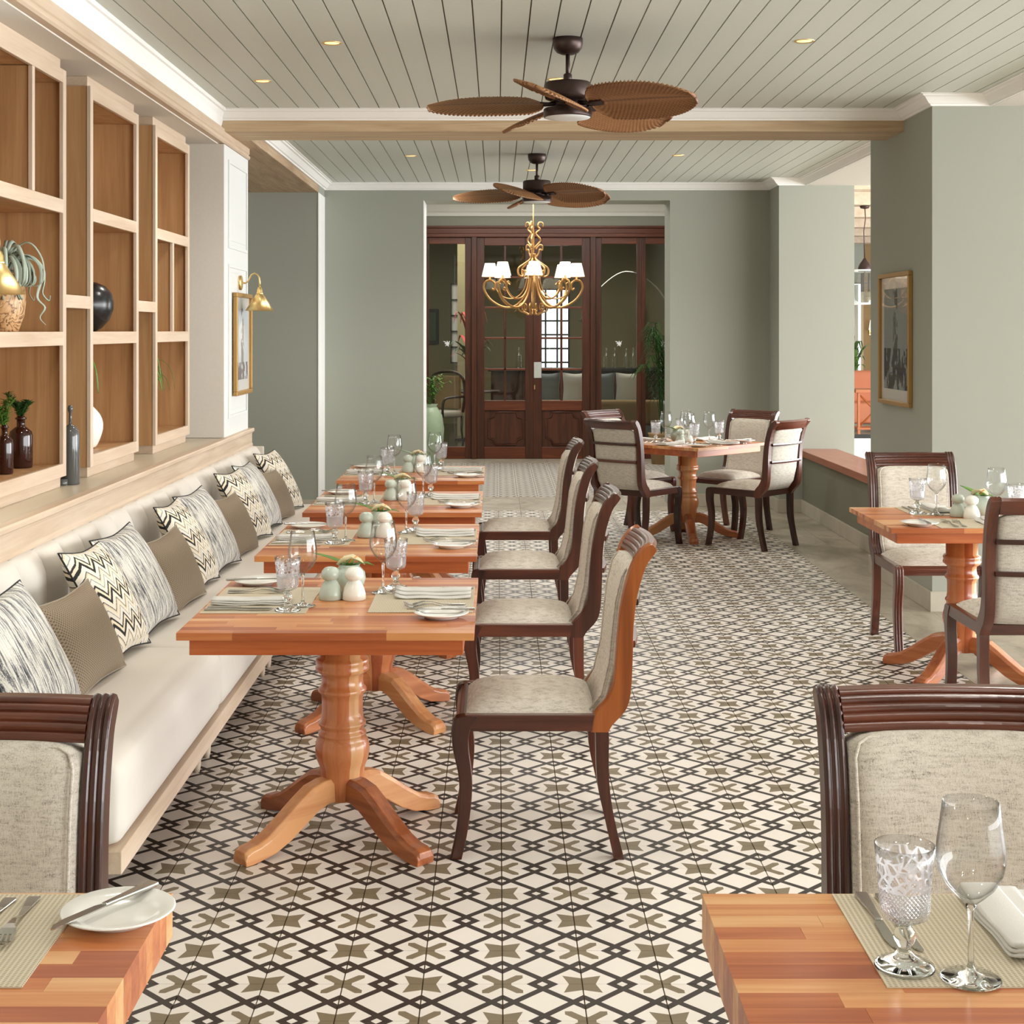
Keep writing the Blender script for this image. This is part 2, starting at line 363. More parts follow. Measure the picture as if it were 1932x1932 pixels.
def art(name, paper, ink, seed):
    t = NT(name); n = t.noise(t.coords(scale=(1, 9, 5), loc=None), 1.6, 5, 0.65, 0.5)
    tc = t.node('ShaderNodeTexCoord'); s = t.node('ShaderNodeSeparateXYZ'); t.link(tc.outputs['Object'], s.inputs[0])
    cen = t.math('ABSOLUTE', t.math('ADD', s.outputs[1], t.math('MULTIPLY', t.math('SUBTRACT', n, 0.5), 0.1)))
    stem = t.math('LESS_THAN', cen, 0.05)
    low = t.math('LESS_THAN', s.outputs[2], seed)
    f = t.math('MULTIPLY', t.math('MAXIMUM', t.math('MULTIPLY', stem, 0.8), low), t.math('GREATER_THAN', n, 0.47))
    t.color(t.mix(f, paper, ink)); t.set(Roughness=0.6); return t.m
M['art_left'] = art('botanical_print', S(196, 202, 204), S(118, 106, 104), -0.12)
M['art_right'] = art('dark_landscape_print', S(150, 156, 152), S(58, 60, 62), -0.06)

# ------------------------------------------------------------------ mesh building
class MB:
    def __init__(s): s.v = []; s.f = []; s.sm = []
    def add(s, vs, fs, smooth=False):
        b = len(s.v); s.v += [tuple(p) for p in vs]; s.f += [tuple(i+b for i in f) for f in fs]; s.sm += [smooth]*len(fs); return s
    def box(s, x0, x1, y0, y1, z0, z1):
        v = [(x, y, z) for x in (x0, x1) for y in (y0, y1) for z in (z0, z1)]
        return s.add(v, [(0, 1, 3, 2), (4, 6, 7, 5), (0, 4, 5, 1), (2, 3, 7, 6), (0, 2, 6, 4), (1, 5, 7, 3)])
    def lathe(s, prof, seg=24, c=(0, 0, 0), caps=True):
        vs = []; fs = []
        for r, z in prof:
            for k in range(seg):
                a = 2*PI*k/seg; vs.append((c[0]+r*math.cos(a), c[1]+r*math.sin(a), c[2]+z))
        for i in range(len(prof)-1):
            for k in range(seg):
                k2 = (k+1) % seg; fs.append((i*seg+k, i*seg+k2, (i+1)*seg+k2, (i+1)*seg+k))
        if caps:
            if prof[0][0] > 1e-5: fs.append(tuple(range(seg))[::-1])
            if prof[-1][0] > 1e-5: fs.append(tuple((len(prof)-1)*seg+k for k in range(seg)))
        return s.add(vs, fs, True)
    def tube(s, pts, r, seg=8, flat=1.0):
        pts = [Vector(p) for p in pts]; n = len(pts); vs = []; fs = []
        rr = r if isinstance(r, (list, tuple)) else [r]*n
        up = None
        for i, p in enumerate(pts):
            d = (pts[min(i+1, n-1)]-pts[max(i-1, 0)]).normalized()
            if up is None:
                up = Vector((0, 0, 1)) if abs(d.z) < 0.9 else Vector((1, 0, 0))
            a = d.cross(up)
            if a.length < 1e-4: a = d.cross(Vector((0.3, 1, 0.2)))
            a.normalize(); b = a.cross(d).normalized(); up = b
            for k in range(seg):
                t = 2*PI*k/seg; vs.append(p + a*math.cos(t)*rr[i] + b*math.sin(t)*rr[i]*flat)
        for i in range(n-1):
            for k in range(seg):
                k2 = (k+1) % seg; fs.append((i*seg+k, i*seg+k2, (i+1)*seg+k2, (i+1)*seg+k))
        fs.append(tuple(range(seg))[::-1]); fs.append(tuple((n-1)*seg+k for k in range(seg)))
        return s.add(vs, fs, True)
    def prism(s, poly, fn, a, b):
        """poly of (p,q); fn(p,q,t)->xyz; extruded from t=a to t=b"""
        n = len(poly); vs = [fn(p, q, a) for p, q in poly]+[fn(p, q, b) for p, q in poly]
        fs = [tuple(range(n))[::-1], tuple(range(n, 2*n))]+[(i, (i+1) % n, n+(i+1) % n, n+i) for i in range(n)]
        return s.add(vs, fs)
    def sweep(s, sections, smooth=False, close=True):
        n = len(sections[0]); vs = [p for sec in sections for p in sec]; fs = []
        for i in range(len(sections)-1):
            for k in range(n if close else n-1):
                k2 = (k+1) % n; fs.append((i*n+k, i*n+k2, (i+1)*n+k2, (i+1)*n+k))
        if close: fs.append(tuple(range(n))[::-1]); fs.append(tuple((len(sections)-1)*n+k for k in range(n)))
        return s.add(vs, fs, smooth)
    def leaf(s, pts, w, side=None, fold=0.15):
        pts = [Vector(p) for p in pts]; n = len(pts); vs = []; fs = []
        for i, p in enumerate(pts):
            d = (pts[min(i+1, n-1)]-pts[max(i-1, 0)]).normalized()
            a = Vector(side) if side else d.cross(Vector((0, 0, 1)))
            if a.length < 1e-3: a = Vector((1, 0, 0))
            a.normalize(); nn = a.cross(d).normalized()
            t = i/(n-1); ww = w*math.sin(PI*min(1, 0.12+0.88*t)**0.8) if w > 0 else 0.001
            ww = max(ww, 0.0006)
            vs += [p-a*ww+nn*ww*fold, p-nn*0.0012, p+a*ww+nn*ww*fold]
        for i in range(n-1):
            b = i*3; fs += [(b, b+1, b+4, b+3), (b+1, b+2, b+5, b+4)]
        return s.add(vs, fs, True)
    def mesh(s, name):
        m = bpy.data.meshes.new(name); m.from_pydata(s.v, [], s.f); m.polygons.foreach_set('use_smooth', s.sm); m.update(); return m
    def obj(s, name, mat, parent=None, bevel=0, loc=None, solid=0, sub=0):
        m = s.mesh(name); m.materials.append(M[mat] if isinstance(mat, str) else mat)
        o = bpy.data.objects.new(name, m); COL.objects.link(o)
        if parent is not None: o.parent = parent
        if loc: o.location = loc
        if solid: md = o.modifiers.new('solid', 'SOLIDIFY'); md.thickness = solid; md.offset = 0
        if sub: md = o.modifiers.new('sub', 'SUBSURF'); md.levels = sub; md.render_levels = sub
        if bevel:
            md = o.modifiers.new('bevel', 'BEVEL'); md.width = bevel; md.segments = 2; md.limit_method = 'ANGLE'; md.angle_limit = 0.7
        return o

def tag(o, label=None, cat=None, group=None, kind=None):
    for k, v in (('label', label), ('category', cat), ('group', group), ('kind', kind)):
        if v: o[k] = v
    return o
def empty(name, loc=(0, 0, 0), rz=0.0, **kw):
    o = bpy.data.objects.new(name, None); o.empty_display_size = 0.05; COL.objects.link(o)
    o.location = loc; o.rotation_euler = (0, 0, rz); tag(o, **kw); return o
def struct(mb, name, mat, bevel=0): return tag(mb.obj(name, mat, bevel=bevel), kind='structure')
def copy_tree(o, loc=None, rz=None, label=None, group=None, parent=None):
    c = o.copy(); COL.objects.link(c); c.parent = parent
    for ch in list(o.children): copy_tree(ch, parent=c)
    if loc is not None: c.location = loc
    if rz is not None: c.rotation_euler = (0, 0, rz)
    if label: c['label'] = label
    if group: c['group'] = group
    return c
def curve(pts, n=6):
    out = []
    P = [pts[0]]+pts+[pts[-1]]
    for i in range(1, len(P)-2):
        for k in range(n):
            t = k/n; p0, p1, p2, p3 = P[i-1], P[i], P[i+1], P[i+2]
            out.append(tuple(.5*((2*b)+(-a+c)*t+(2*a-5*b+4*c-d)*t*t+(-a+3*b-3*c+d)*t**3) for a, b, c, d in zip(p0, p1, p2, p3)))
    out.append(pts[-1]); return out
B = lambda *a: MB().box(*a)

def use_first(proto, used, **kw):
    """first call moves the prototype itself, later calls copy it"""
    if not used:
        used.append(1)
        if kw.get('loc') is not None: proto.location = kw['loc']
        if kw.get('rz') is not None: proto.rotation_euler = (0, 0, kw['rz'])
        if kw.get('label'): proto['label'] = kw['label']
        if kw.get('group'): proto['group'] = kw['group']
        return proto
    return copy_tree(proto, **kw)

# ================================================================== SETTING
# ---- floor
floor = struct(B(-3.2, 11.0, -7.0, 27.0, -0.12, -0.0045), 'floor', 'grout')
X0, Y0, TS = 0.0135, 3.528, 0.2
def proj(x, y, z=0): return 938+F*x/y, 624+F*(CH-z)/y
tm = MB().box(-0.0983, 0.0983, -0.0993, 0.0993, -0.0044, 0.0).mesh('tile'); tm.materials.append(M['tile'])
cells = [(i, j) for i in range(-9, 11) for j in range(-17, 50)]
def vis(c):
    x = X0+(c[0]+.5)*TS; y = Y0+(c[1]+.5)*TS
    if y < 3.3 or x < -1.08: return False
    px, py = proj(x, y)
    if px < -10 or px > 1940 or py > 1960: return False
    if px > 1345 and py > 1700: return False
    if px > 1570 and py > 1320: return False
    if px < 300 and py > 1640: return False
    return True
near = sorted([c for c in cells if vis(c)], key=lambda c: c[1])[:299]
ns = set(near)
for i, j in near:
    o = bpy.data.objects.new('tile', tm); COL.objects.link(o); o.parent = floor
    o.location = (X0+(i+.5)*TS, Y0+(j+.5)*TS, random.uniform(-0.0004, 0.0))
rest = MB()
for i, j in cells:
    if (i, j) in ns: continue
    x = X0+(i+.5)*TS; y = Y0+(j+.5)*TS; rest.box(x-.0983, x+.0983, y-.0993, y+.0993, -0.0044, 0.0)
tag(rest.obj('far_tiles', 'tile', floor), kind='stuff')
# stone slabs around the patterned tiles
XR = X0+11*TS; YF = Y0+50*TS
def slabs(x0, x1, y0, y1, dx, dy):
    nx = max(1, round((x1-x0)/dx)); ny = max(1, round((y1-y0)/dy))
    for a in range(nx):
        for b in range(ny):
            xa = x0+(x1-x0)*a/nx; xb = x0+(x1-x0)*(a+1)/nx; ya = y0+(y1-y0)*b/ny; yb = y0+(y1-y0)*(b+1)/ny
            B(xa+.001, xb-.001, ya+.001, yb-.001, -0.0044, 0.0).obj('stone_slab', 'stone', floor)
slabs(XR, 2.535, 0.128, 14.67, 0.6, 1.2)
slabs(2.535, 3.2, 0.128, 13.4, 0.7, 1.2)
slabs(-1.7865, XR, YF, 14.67, 0.9, 1.2)
slabs(-3.0, -1.7865, 10.1, 13.4, 1.2, 1.2)
slabs(-0.95, 2.2, 18.4, 19.0, 0.9, 0.6)
slabs(3.2, 10.9, 0.128, 26.0, 1.4, 1.6)
r2 = MB()
for i in range(-6, 12):
    for j in range(19):
        x = i*.2; y = 14.675+j*.196
        r2.box(x+.002, x+.198, y, y+.1945, -0.0044, 0.0)
tag(r2.obj('foyer_tiles', 'tile2', floor), kind='stuff')

# ---- ceiling
ZC = 3.012
ceil = struct(B(-1.80, 3.3, -7.0, 13.95, ZC+0.010, ZC+0.16), 'ceiling', 'groove')
PW = 0.1243
for y0, y1 in ((-7.0, 9.30), (9.68, 13.86)):
    pm = MB(); L = y1-y0
    pm.box(-PW/2+.0032, PW/2-.0032, 0, L, 0, 0.0098); pmesh = pm.mesh('plank'); pmesh.materials.append(M['plank'])
    for k in range(-1, 38):
        x = -1.597+PW*(k+0.5)
        if x > 3.1: break
        o = bpy.data.objects.new('plank', pmesh); COL.objects.link(o); o.parent = ceil; o.location = (x, y0, ZC)

CP = [(0, -.066), (.012, -.066), (.016, -.056), (.028, -.052), (.042, -.036), (.058, -.018), (.072, -.014), (.076, -.006), (.09, -.004), (.09, 0), (0, 0)]
def crown(name, p0, p1, nrm, mat='white', prof=CP, z=ZC):
    p0 = Vector((p0[0], p0[1], 0)); p1 = Vector((p1[0], p1[1], 0)); n = Vector((nrm[0], nrm[1], 0))
    mb = MB().sweep([[(p+n*a+Vector((0, 0, z+b)))[:] for a, b in prof] for p in (p0, p1)])
    return struct(mb, name, mat)
BIG = [(0, -.122), (.018, -.122), (.022, -.108), (.034, -.102), (.038, -.088), (.046, -.05), (.06, -.02), (.072, -.016), (.078, -.004), (.078, 0), (0, 0)]
crown('trim_1', (-1.752, -7.0), (-1.752, 9.27), (1, 0), prof=BIG)
def crown_path(name, pts, prof=CP, z=ZC, mat='white'):
    """mitred cornice along a wall line; the room lies to the right of the direction of travel"""
    P = [Vector(p) for p in pts]; secs = []
    for i, p in enumerate(P):
        ns = []
        if i > 0: d = (p-P[i-1]).normalized(); ns.append(Vector((d.y, -d.x)))
        if i < len(P)-1: d = (P[i+1]-p).normalized(); ns.append(Vector((d.y, -d.x)))
        if len(ns) == 2: n = (ns[0]+ns[1]); n = n/n.dot(ns[0])
        else: n = ns[0]
        secs.append([(p.x+n.x*a, p.y+n.y*a, z+b) for a, b in prof])
    return struct(MB().sweep(secs), name, mat)
crown_path('trim_2', [(-1.75, 9.27), (2.535, 9.27), (2.535, 8.67), (2.88, 8.67), (2.88, -7.0)])
crown_path('trim_3', [(-1.61, 9.70), (-1.61, 13.86), (2.538, 13.86), (2.538, 13.40), (2.79, 13.40), (2.79, 9.70)])
# fascia of the soffit over the ledge (limed oak with a small moulding)
FP = [(-0.03, 2.894), (0.018, 2.894), (0.018, 2.846), (0.012, 2.84), (0.012, 2.834), (0.022, 2.828), (0.022, 2.815), (0.012, 2.806), (-0.03, 2.806)]
struct(MB().sweep([[(-1.715+a, y, b) for a, b in FP] for y in (-7.0, 10.2)]), 'trim_11', 'oak_pale')
# cross beam and long beam (hollow boxes wrapped in wood)
struct(B(-1.735, 2.573, 9.27, 9.71, 2.879, 2.951), 'trim_12', 'beam', 0.003)
struct(B(-1.74, 2.53, 9.275, 9.70, 2.951, ZC+.01), 'trim_13', 'white')
struct(B(-2.9, -1.61, 9.72, 13.4, 2.882, 2.946), 'trim_14', 'beam_y', 0.003)
struct(B(-2.9, -1.615, 9.72, 13.4, 2.946, ZC+.01), 'trim_15', 'white')
# soffit over the ledge, left walls
struct(B(-2.42, -1.74, -7.0, 10.15, 2.80, 2.90), 'ceiling_soffit', 'soffit')
struct(B(-2.42, -2.30, -7.0, 10.2, 0, 2.80), 'wall_left', 'wall')
struct(B(-3.05, -2.92, 10.2, 13.4, 0, 3.0), 'wall_left_alcove', 'wall')
struct(B(-3.05, -1.61, 13.39, 14.36, 0, 3.10), 'wall_alcove_back', 'wall')
struct(B(-2.92, -2.3, 10.15, 10.25, 0, 3.0), 'wall_alcove_side', 'wall')

def panel_pier(name, x, y0, y1, z0=0.97, z1=2.80):
    p = struct(B(-2.30, x, y0, y1, z0, z1), name, 'panelwhite')
    w = y1-y0
    for za, zb in ((2.00-.06, 2.74), (1.06, 1.86)) if False else ((2.16, 2.72), (1.08, 2.06)):
        mb = MB(); ya, yb = y0+.13, y1-.06
        for (a, b, c, d) in ((ya, yb, za, za+.022), (ya, yb, zb-.022, zb), (ya, ya+.022, za+.022, zb-.022), (yb-.022, yb, za+.022, zb-.022)):
            mb.box(x, x+.009, a, b, c, d)
        mb.box(x, x+.004, ya+.05, yb-.05, za+.05, zb-.05)
        mb.obj('panel_moulding', 'panelwhite', p, 0.003)
    return p
panel_pier('wall_pier_far', -1.70, 9.27, 10.15)
struct(B(-2.30, -1.702, 9.262, 9.27, 0.97, 2.80), 'wall_pier_face', 'soffit')
panel_pier('wall_pier_near', -1.93, 4.45, 5.42)
# ledge and its oak edge
ledge = struct(B(-2.30, -1.69, -7.0, 10.15, 0.90, 0.968), 'trim_ledge', 'ledge')
LP = [(-0.02, 0.972), (0.022, 0.972), (0.026, 0.965), (0.026, 0.950), (0.014, 0.942), (0.010, 0.930), (0.010, 0.872), (0.016, 0.862), (0.016, 0.852), (-0.02, 0.852)]
struct(MB().sweep([[(-1.69+a, y, b) for a, b in LP] for y in (-7.0, 10.2)]), 'trim_ledge_edge', 'oak_pale')
struct(B(-2.30, -1.715, -7.0, 10.15, 0, 0.90), 'wall_ledge', 'wall')

struct(B(-2.42, 11.0, -7.15, -7.0, 0, 3.3), 'wall_rear', 'wall')
slabs(-1.7865, 10.9, -7.0, 0.128, 1.2, 1.2)
# white sheets standing in for daylight on the nib and jamb faces
struct(B(-1.612, -1.604, 13.385, 13.858, 0.118, 2.88), 'wall_nib_lit_sheet', 'white')
struct(B(-0.688, -0.680, 13.858, 14.302, 0, 2.85), 'wall_jamb_lit_sheet', 'white')
# ---- back wall with the wide opening
XL, XRo, ZO = -0.686, 1.61, 2.852
struct(B(-1.61, XL, 13.86, 14.30, 0, 3.10), 'wall_back_left', 'wall')
struct(B(XRo, 2.538, 13.86, 14.30, 0, 3.10), 'wall_back_right', 'wall')
struct(B(XL, XRo, 13.86, 14.30, ZO, 3.10), 'wall_back_top', 'wall')
# piers and low wall on the right
struct(B(2.538, 3.217, 13.40, 14.36, 0, 3.10), 'wall_right_far_pier', 'wall')
struct(B(2.535, 3.75, 8.67, 10.10, 0, 3.10), 'wall_right_pier', 'wall')
struct(B(2.79, 3.40, 10.10, 13.40, 2.945, 3.10), 'wall_right_header_far', 'soffit')
struct(B(2.88, 3.75, -7.0, 8.67, 2.945, 3.10), 'wall_right_header', 'soffit')
struct(B(2.75, 3.03, 10.10, 13.40, 0, 0.515), 'wall_low', 'wall_deep')
cap = struct(B(2.71, 3.06, 10.10, 13.40, 0.515, 0.573), 'trim_low_wall_cap', 'capwood', 0.004)
def skirting(name, x0, x1, y0, y1):
    struct(B(x0, x1, y0, y1, 0, 0.118), name, 'stone_base', 0.003)
skirting('baseboard_low_wall', 2.735, 2.75, 10.1, 13.39)
skirting('baseboard_far_pier', 2.523, 2.75, 13.385, 13.40)
skirting('baseboard_far_pier_side', 2.523, 2.538, 13.4, 13.86)
skirting('baseboard_back_right', XRo, 2.523, 13.845, 13.86)
skirting('baseboard_back_left', -1.60, XL, 13.845, 13.86)
skirting('baseboard_alcove', -2.9, -1.60, 13.375, 13.39)
skirting('baseboard_nib', -1.61, -1.595, 13.375, 13.845)
skirting('baseboard_right_pier', 2.52, 3.75, 8.655, 8.67)
skirting('baseboard_right_pier_side', 2.52, 2.535, 8.67, 10.10)

# ---- foyer behind the opening
struct(B(-2.5, -1.23, 14.36, 19.1, 0, 3.5), 'wall_foyer_left', 'wall')
struct(B(2.42, 3.2, 14.36, 19.1, 0, 3.5), 'wall_foyer_right', 'wall')
struct(B(-1.23, 2.42, 14.30, 19.1, 3.36, 3.5), 'ceiling_foyer', 'white')
struct(B(-1.23, 2.42, 19.0, 19.14, 2.974, 3.36), 'wall_foyer_top', 'wall')
BIGC = [(0, -.26), (.03, -.26), (.035, -.22), (.06, -.20), (.10, -.12), (.17, -.04), (.20, -.03), (.22, 0), (0, 0)]
crown('trim_foyer', (-1.23, 19.0), (2.42, 19.0), (0, -1), prof=BIGC, z=3.36)
struct(B(-1.61, 2.54, 14.29, 14.31, 3.05, 3.36), 'wall_foyer_front', 'wall')

# ---- adjoining veranda seen between the piers
vceil = struct(B(3.2, 11.0, -7.0, 27.0, 3.30, 3.42), 'ceiling_veranda', 'white')
for i in range(-12, 13):
    y = 19.4+i*1.9
    if y < -2.5 or y > 26.8: continue
    B(3.2, 11.0, y, y+.30, 3.12, 3.30).obj('ceiling_beam', 'oak_pale', vceil, 0.004)
for k in range(27):
    x = 3.3+k*.28
    B(x, x+.014, -2.5, 26.9, 3.292, 3.302).obj('batten', 'plank', vceil)
struct(B(3.2, 5.0, 26.6, 26.8, 0, 3.3), 'wall_veranda_left', 'wall')
struct(B(6.55, 11.0, 26.6, 26.8, 0, 3.3), 'wall_veranda_right', 'tan')
struct(B(5.0, 6.55, 26.6, 26.8, 2.5, 3.3), 'wall_veranda_top', 'wall')
struct(B(3.2, 3.3, 14.36, 26.6, 0, 3.3), 'wall_veranda_inner', 'wall')

# ================================================================== DOOR SCREEN
def DX(cx): return -1.0695+.0018215*cx
def DZ(cy): return 3.424-.0018215*cy
YD = 19.0
door = tag(empty('door_1', (0, 0, 0)), kind='structure')
def dbox(name, c0, c1, r0, r1, ya=-.0, yb=.06, mat='doorwood', parent=None, bev=.004):
    return B(DX(c0), DX(c1), YD+ya, YD+yb, max(DZ(r1), 0.002), DZ(r0)).obj(name, mat, parent or door, bev)
dbox('head_moulding', -80, 1900, 247, 262, -.06, .08, 'doorwood_x')
dbox('head_rail', -80, 1900, 262, 300, -.03, .08, 'doorwood_x')
dbox('head_rail', -80, 1900, 300, 325, -.05, .08, 'doorwood_x')
for a, b in ((408, 444), (1240, 1276)): dbox('door_post', a, b, 325, 1880, -.05, .08)
dbox('door_post', -80, -30, 325, 1880, -.05, .08); dbox('door_post', 1850, 1900, 325, 1880, -.05, .08)
# sidelights
panes = []
def sidelight(c0, c1, g0, g1):
    s = empty('window_frame'); s.parent = door
    dbox('stile', c0, g0, 325, 1880, parent=s); dbox('stile', g1, c1, 325, 1880, parent=s)
    dbox('rail', g0, g1, 325, 372, parent=s, mat='doorwood_x'); dbox('rail', g0, g1, 1795, 1880, parent=s, mat='doorwood_x')
    dbox('pane', g0, g1, 372, 1795, .025, .031, 'pane', s, 0)
sidelight(-30, 408, 30, 362) if False else sidelight(60, 408, 108, 362)
sidelight(-30, 60, -10, 45)
sidelight(1276, 1600, 1318, 1566)
sidelight(1600, 1850, 1628, 1800)
# door leaves
def leaf_door(c0, c1, gA, gB, gC, gD, first):
    d = empty('door_leaf'); d.parent = door
    dbox('stile', c0, gA-8, 325, 1880, parent=d); dbox('stile', gD+8, c1, 325, 1880, parent=d)
    dbox('rail', gA-8, gD+8, 325, 383, parent=d, mat='doorwood_x')
    dbox('rail', gA-8, gD+8, 1470, 1540, parent=d, mat='doorwood_x')
    dbox('rail', gA-8, gD+8, 1795, 1880, parent=d, mat='doorwood_x')
    rows = [(390, 600), (612, 812), (826, 1026), (1040, 1244), (1258, 1464)]
    dbox('muntin', gB, gC, 383, 1470, .005, .05, parent=d)
    for i in range(4): dbox('muntin', gA-8, gD+8, rows[i][1], rows[i+1][0], .005, .048, parent=d, mat='doorwood_x')
    for r0, r1 in rows:
        for a, b in ((gA, gB), (gC, gD)): dbox('pane', a-6, b+4, r0-6, r1+6, .025, .030, 'pane', d, 0)
    # raised octagonal panel
    dbox('door_panel', gA-8, gD+8, 1540, 1795, .02, .04, parent=d)
    cx0, cx1, cy0, cy1 = DX(gA+22), DX(gD-12), DZ(1782), DZ(1552); k = .085
    octo = [(cx0+k, cy0), (cx1-k, cy0), (cx1-k*.75, cy0+k*.75), (cx1, cy0+k), (cx1, cy1-k), (cx1-k*.75, cy1-k*.75), (cx1-k, cy1), (cx0+k, cy1), (cx0+k*.75, cy1-k*.75), (cx0, cy1-k), (cx0, cy0+k), (cx0+k*.75, cy0+k*.75)]
    mb = MB(); mb.tube([(p[0], YD+.018, p[1]) for p in octo]+[(octo[0][0], YD+.018, octo[0][1])], .011, 6)
    mb.obj('panel_moulding', 'doorwood', d)
    mb = MB(); mb.prism([((p[0]-(cx0+cx1)/2)*.9+(cx0+cx1)/2, (p[1]-(cy0+cy1)/2)*.9+(cy0+cy1)/2) for p in octo], lambda p, q, t: (p, t, q), YD+.012, YD+.03)
    mb.obj('raised_panel', 'doorwood', d)
    return d
dl = leaf_door(444, 840, 505, 634, 650, 776, True)
dr = leaf_door(840, 1240, 908, 1030, 1046, 1175, False)
dbox('push_plate', 845, 897, 1202, 1312, -.012, .0, 'sign', dr, .002)
dbox('push_plate', 846, 853, 1362, 1392, -.02, .0, 'brass', dr, .002)
# small white bird emblems on the side panes
BIRD = [(-.5, .35), (-.15, .30), (.0, .12), (.1, .45), (.22, .15), (.5, .42), (.34, .0), (.46, -.1), (.28, -.18), (.3, -.5), (.05, -.28), (-.2, -.45), (-.02, -.12), (-.3, -.05), (-.12, .08)]
for cx in (232, 1438, 1745):
    MB().prism([(DX(cx)+p*.095, DZ(1070)+q*.085) for p, q in BIRD], lambda p, q, t: (p, t, q), YD+.018, YD+.0245).obj('glass_emblem', 'decal', door)

# ---- lounge behind the doors
struct(B(-3.5, 3.2, 19.14, 27, -.004, 0.0), 'floor_lounge', 'loungefloor')
struct(B(-3.6, -3.5, 19.14, 27, 0, 3.4), 'wall_lounge_left', 'loungewall')
struct(B(3.05, 3.19, 19.14, 27, 0, 3.4), 'wall_lounge_right', 'loungewall')
struct(B(-3.5, 0.65, 26.9, 27, 0, 3.4), 'wall_lounge_back_left', 'loungewall')
struct(B(1.30, 3.05, 26.9, 27, 0, 3.4), 'wall_lounge_back_right', 'loungewall')
struct(B(0.65, 1.30, 26.9, 27, 2.4, 3.4), 'wall_lounge_back_top', 'loungewall')
struct(B(-3.5, 3.05, 19.14, 27, 3.25, 3.4), 'ceiling_lounge', 'soffit')
struct(B(-3.5, 3.05, 21.0, 21.2, 3.05, 3.25), 'trim_lounge_1', 'white'); struct(B(-3.5, 3.05, 23.6, 23.8, 3.05, 3.25), 'trim_lounge_2', 'white')
struct(B(-0.62, -0.30, 23.2, 26.9, 0, 3.25), 'wall_lounge_fin', 'loungewall')
wn = tag(empty('window_1'), kind='structure')
for x in (0.65, 0.86, 1.07, 1.28): B(x, x+.03, 26.86, 26.92, .8, 2.4).obj('mullion', 'black', wn)
for z in (.8, 1.05, 1.30, 1.55, 1.80, 2.05, 2.37): B(.65, 1.3, 26.85, 26.93, z, z+.03).obj('mullion', 'black', wn)
wn2 = tag(empty('window_2'), kind='structure')
B(-.76, -.50, 24.56, 24.58, 1.12, 2.42).obj('window_blind', 'curtain', wn2)
for x in (-.77, -.64, -.51): B(x, x+.018, 24.52, 24.56, 1.1, 2.42).obj('mullion', 'black', wn2)
for z in (1.1, 1.36, 1.62, 1.88, 2.14, 2.40): B(-.77, -.49, 24.52, 24.56, z, z+.018).obj('mullion', 'black', wn2)

# ================================================================== SHELVING UNITS
XF = -1.85; XB = -2.25
SH = [1.0146, 1.07, 1.574, 1.633, 2.138, 2.197, 2.695, 2.752]
def unit(y0, y1, dividers, label):
    o = empty('shelving_unit', (XF, (y0+y1)/2, 0.968), label=label, cat='shelving', group='oak shelving units on the ledge')
    cy = (y0+y1)/2; z0 = .968
    def bx(x0, x1, ya, yb, za, zb): return B(x0-XF, x1-XF, ya-cy, yb-cy, za-z0, zb-z0)
    st = .045
    for ya, yb in ((y0, y0+st), (y1-st, y1)):
        bx(XF-.018, XF, ya, yb, SH[0], SH[7]).obj('stile', 'oak_pale_z', o, .002)
        s = 1 if ya == y0 else -1
        yy = (y0+.004, y0+.024) if s > 0 else (y1-.024, y1-.004)
        bx(XB, XF-.018, yy[0], yy[1], SH[0], SH[7]).obj('side_panel', 'oak', o, .001)
    bx(XB, XB+.015, y0+.024, y1-.024, SH[0], SH[7]).obj('back_panel', 'oak', o)
    for za, zb in ((SH[0], SH[1]), (SH[2], SH[3]), (SH[4], SH[5]), (SH[6], SH[7])):
        s = bx(XB+.015, XF-.018, y0+.024, y1-.024, za+.004, zb-.004).obj('shelf', 'oak', o)
        bx(XF-.018, XF, y0+st, y1-st, za, zb).obj('shelf_edge', 'oak_pale', s, .002)
    bx(XB, XF-.02, y0+.02, y1-.02, .968, SH[0]).obj('plinth', 'oak_pale', o, .002)
    bx(XB, XF-.02, y0+.02, y1-.02, SH[7], 2.80).obj('frieze', 'oak_pale', o, .002)
    for lv in dividers:
        za, zb = SH[lv], SH[lv+1]
        d = bx(XB+.015, XF-.018, cy-.009, cy+.009, za, zb).obj('divider', 'oak', o)
        bx(XF-.018, XF, cy-.016, cy+.016, za, zb).obj('divider_edge', 'oak_pale_z', d, .002)
    return o
unit(5.49, 6.39, (5,), 'oak shelving unit nearest the camera, with a divider in its top bay')
unit(6.77, 7.68, (), 'middle oak shelving unit holding the black ball vase, no dividers')
unit(8.06, 8.95, (3,), 'farthest oak shelving unit beside the white panelled pier')
for ya, yb, w_ in ((6.39, 6.77, 'between the nearest and middle shelving units'), (7.68, 8.06, 'between the middle and farthest shelving units')):
    o = empty('bridge_shelf', (XF, (ya+yb)/2, 1.736), label='short oak shelf board '+w_, cat='shelf', group='linking shelves')
    h = (yb-ya)/2
    B(XB-XF, -.018, -h, h, .003, .054).obj('shelf', 'oak', o)
    B(-.018, -.001, -h, h, 0, .057).obj('shelf_edge', 'oak_pale', o, .002)
    
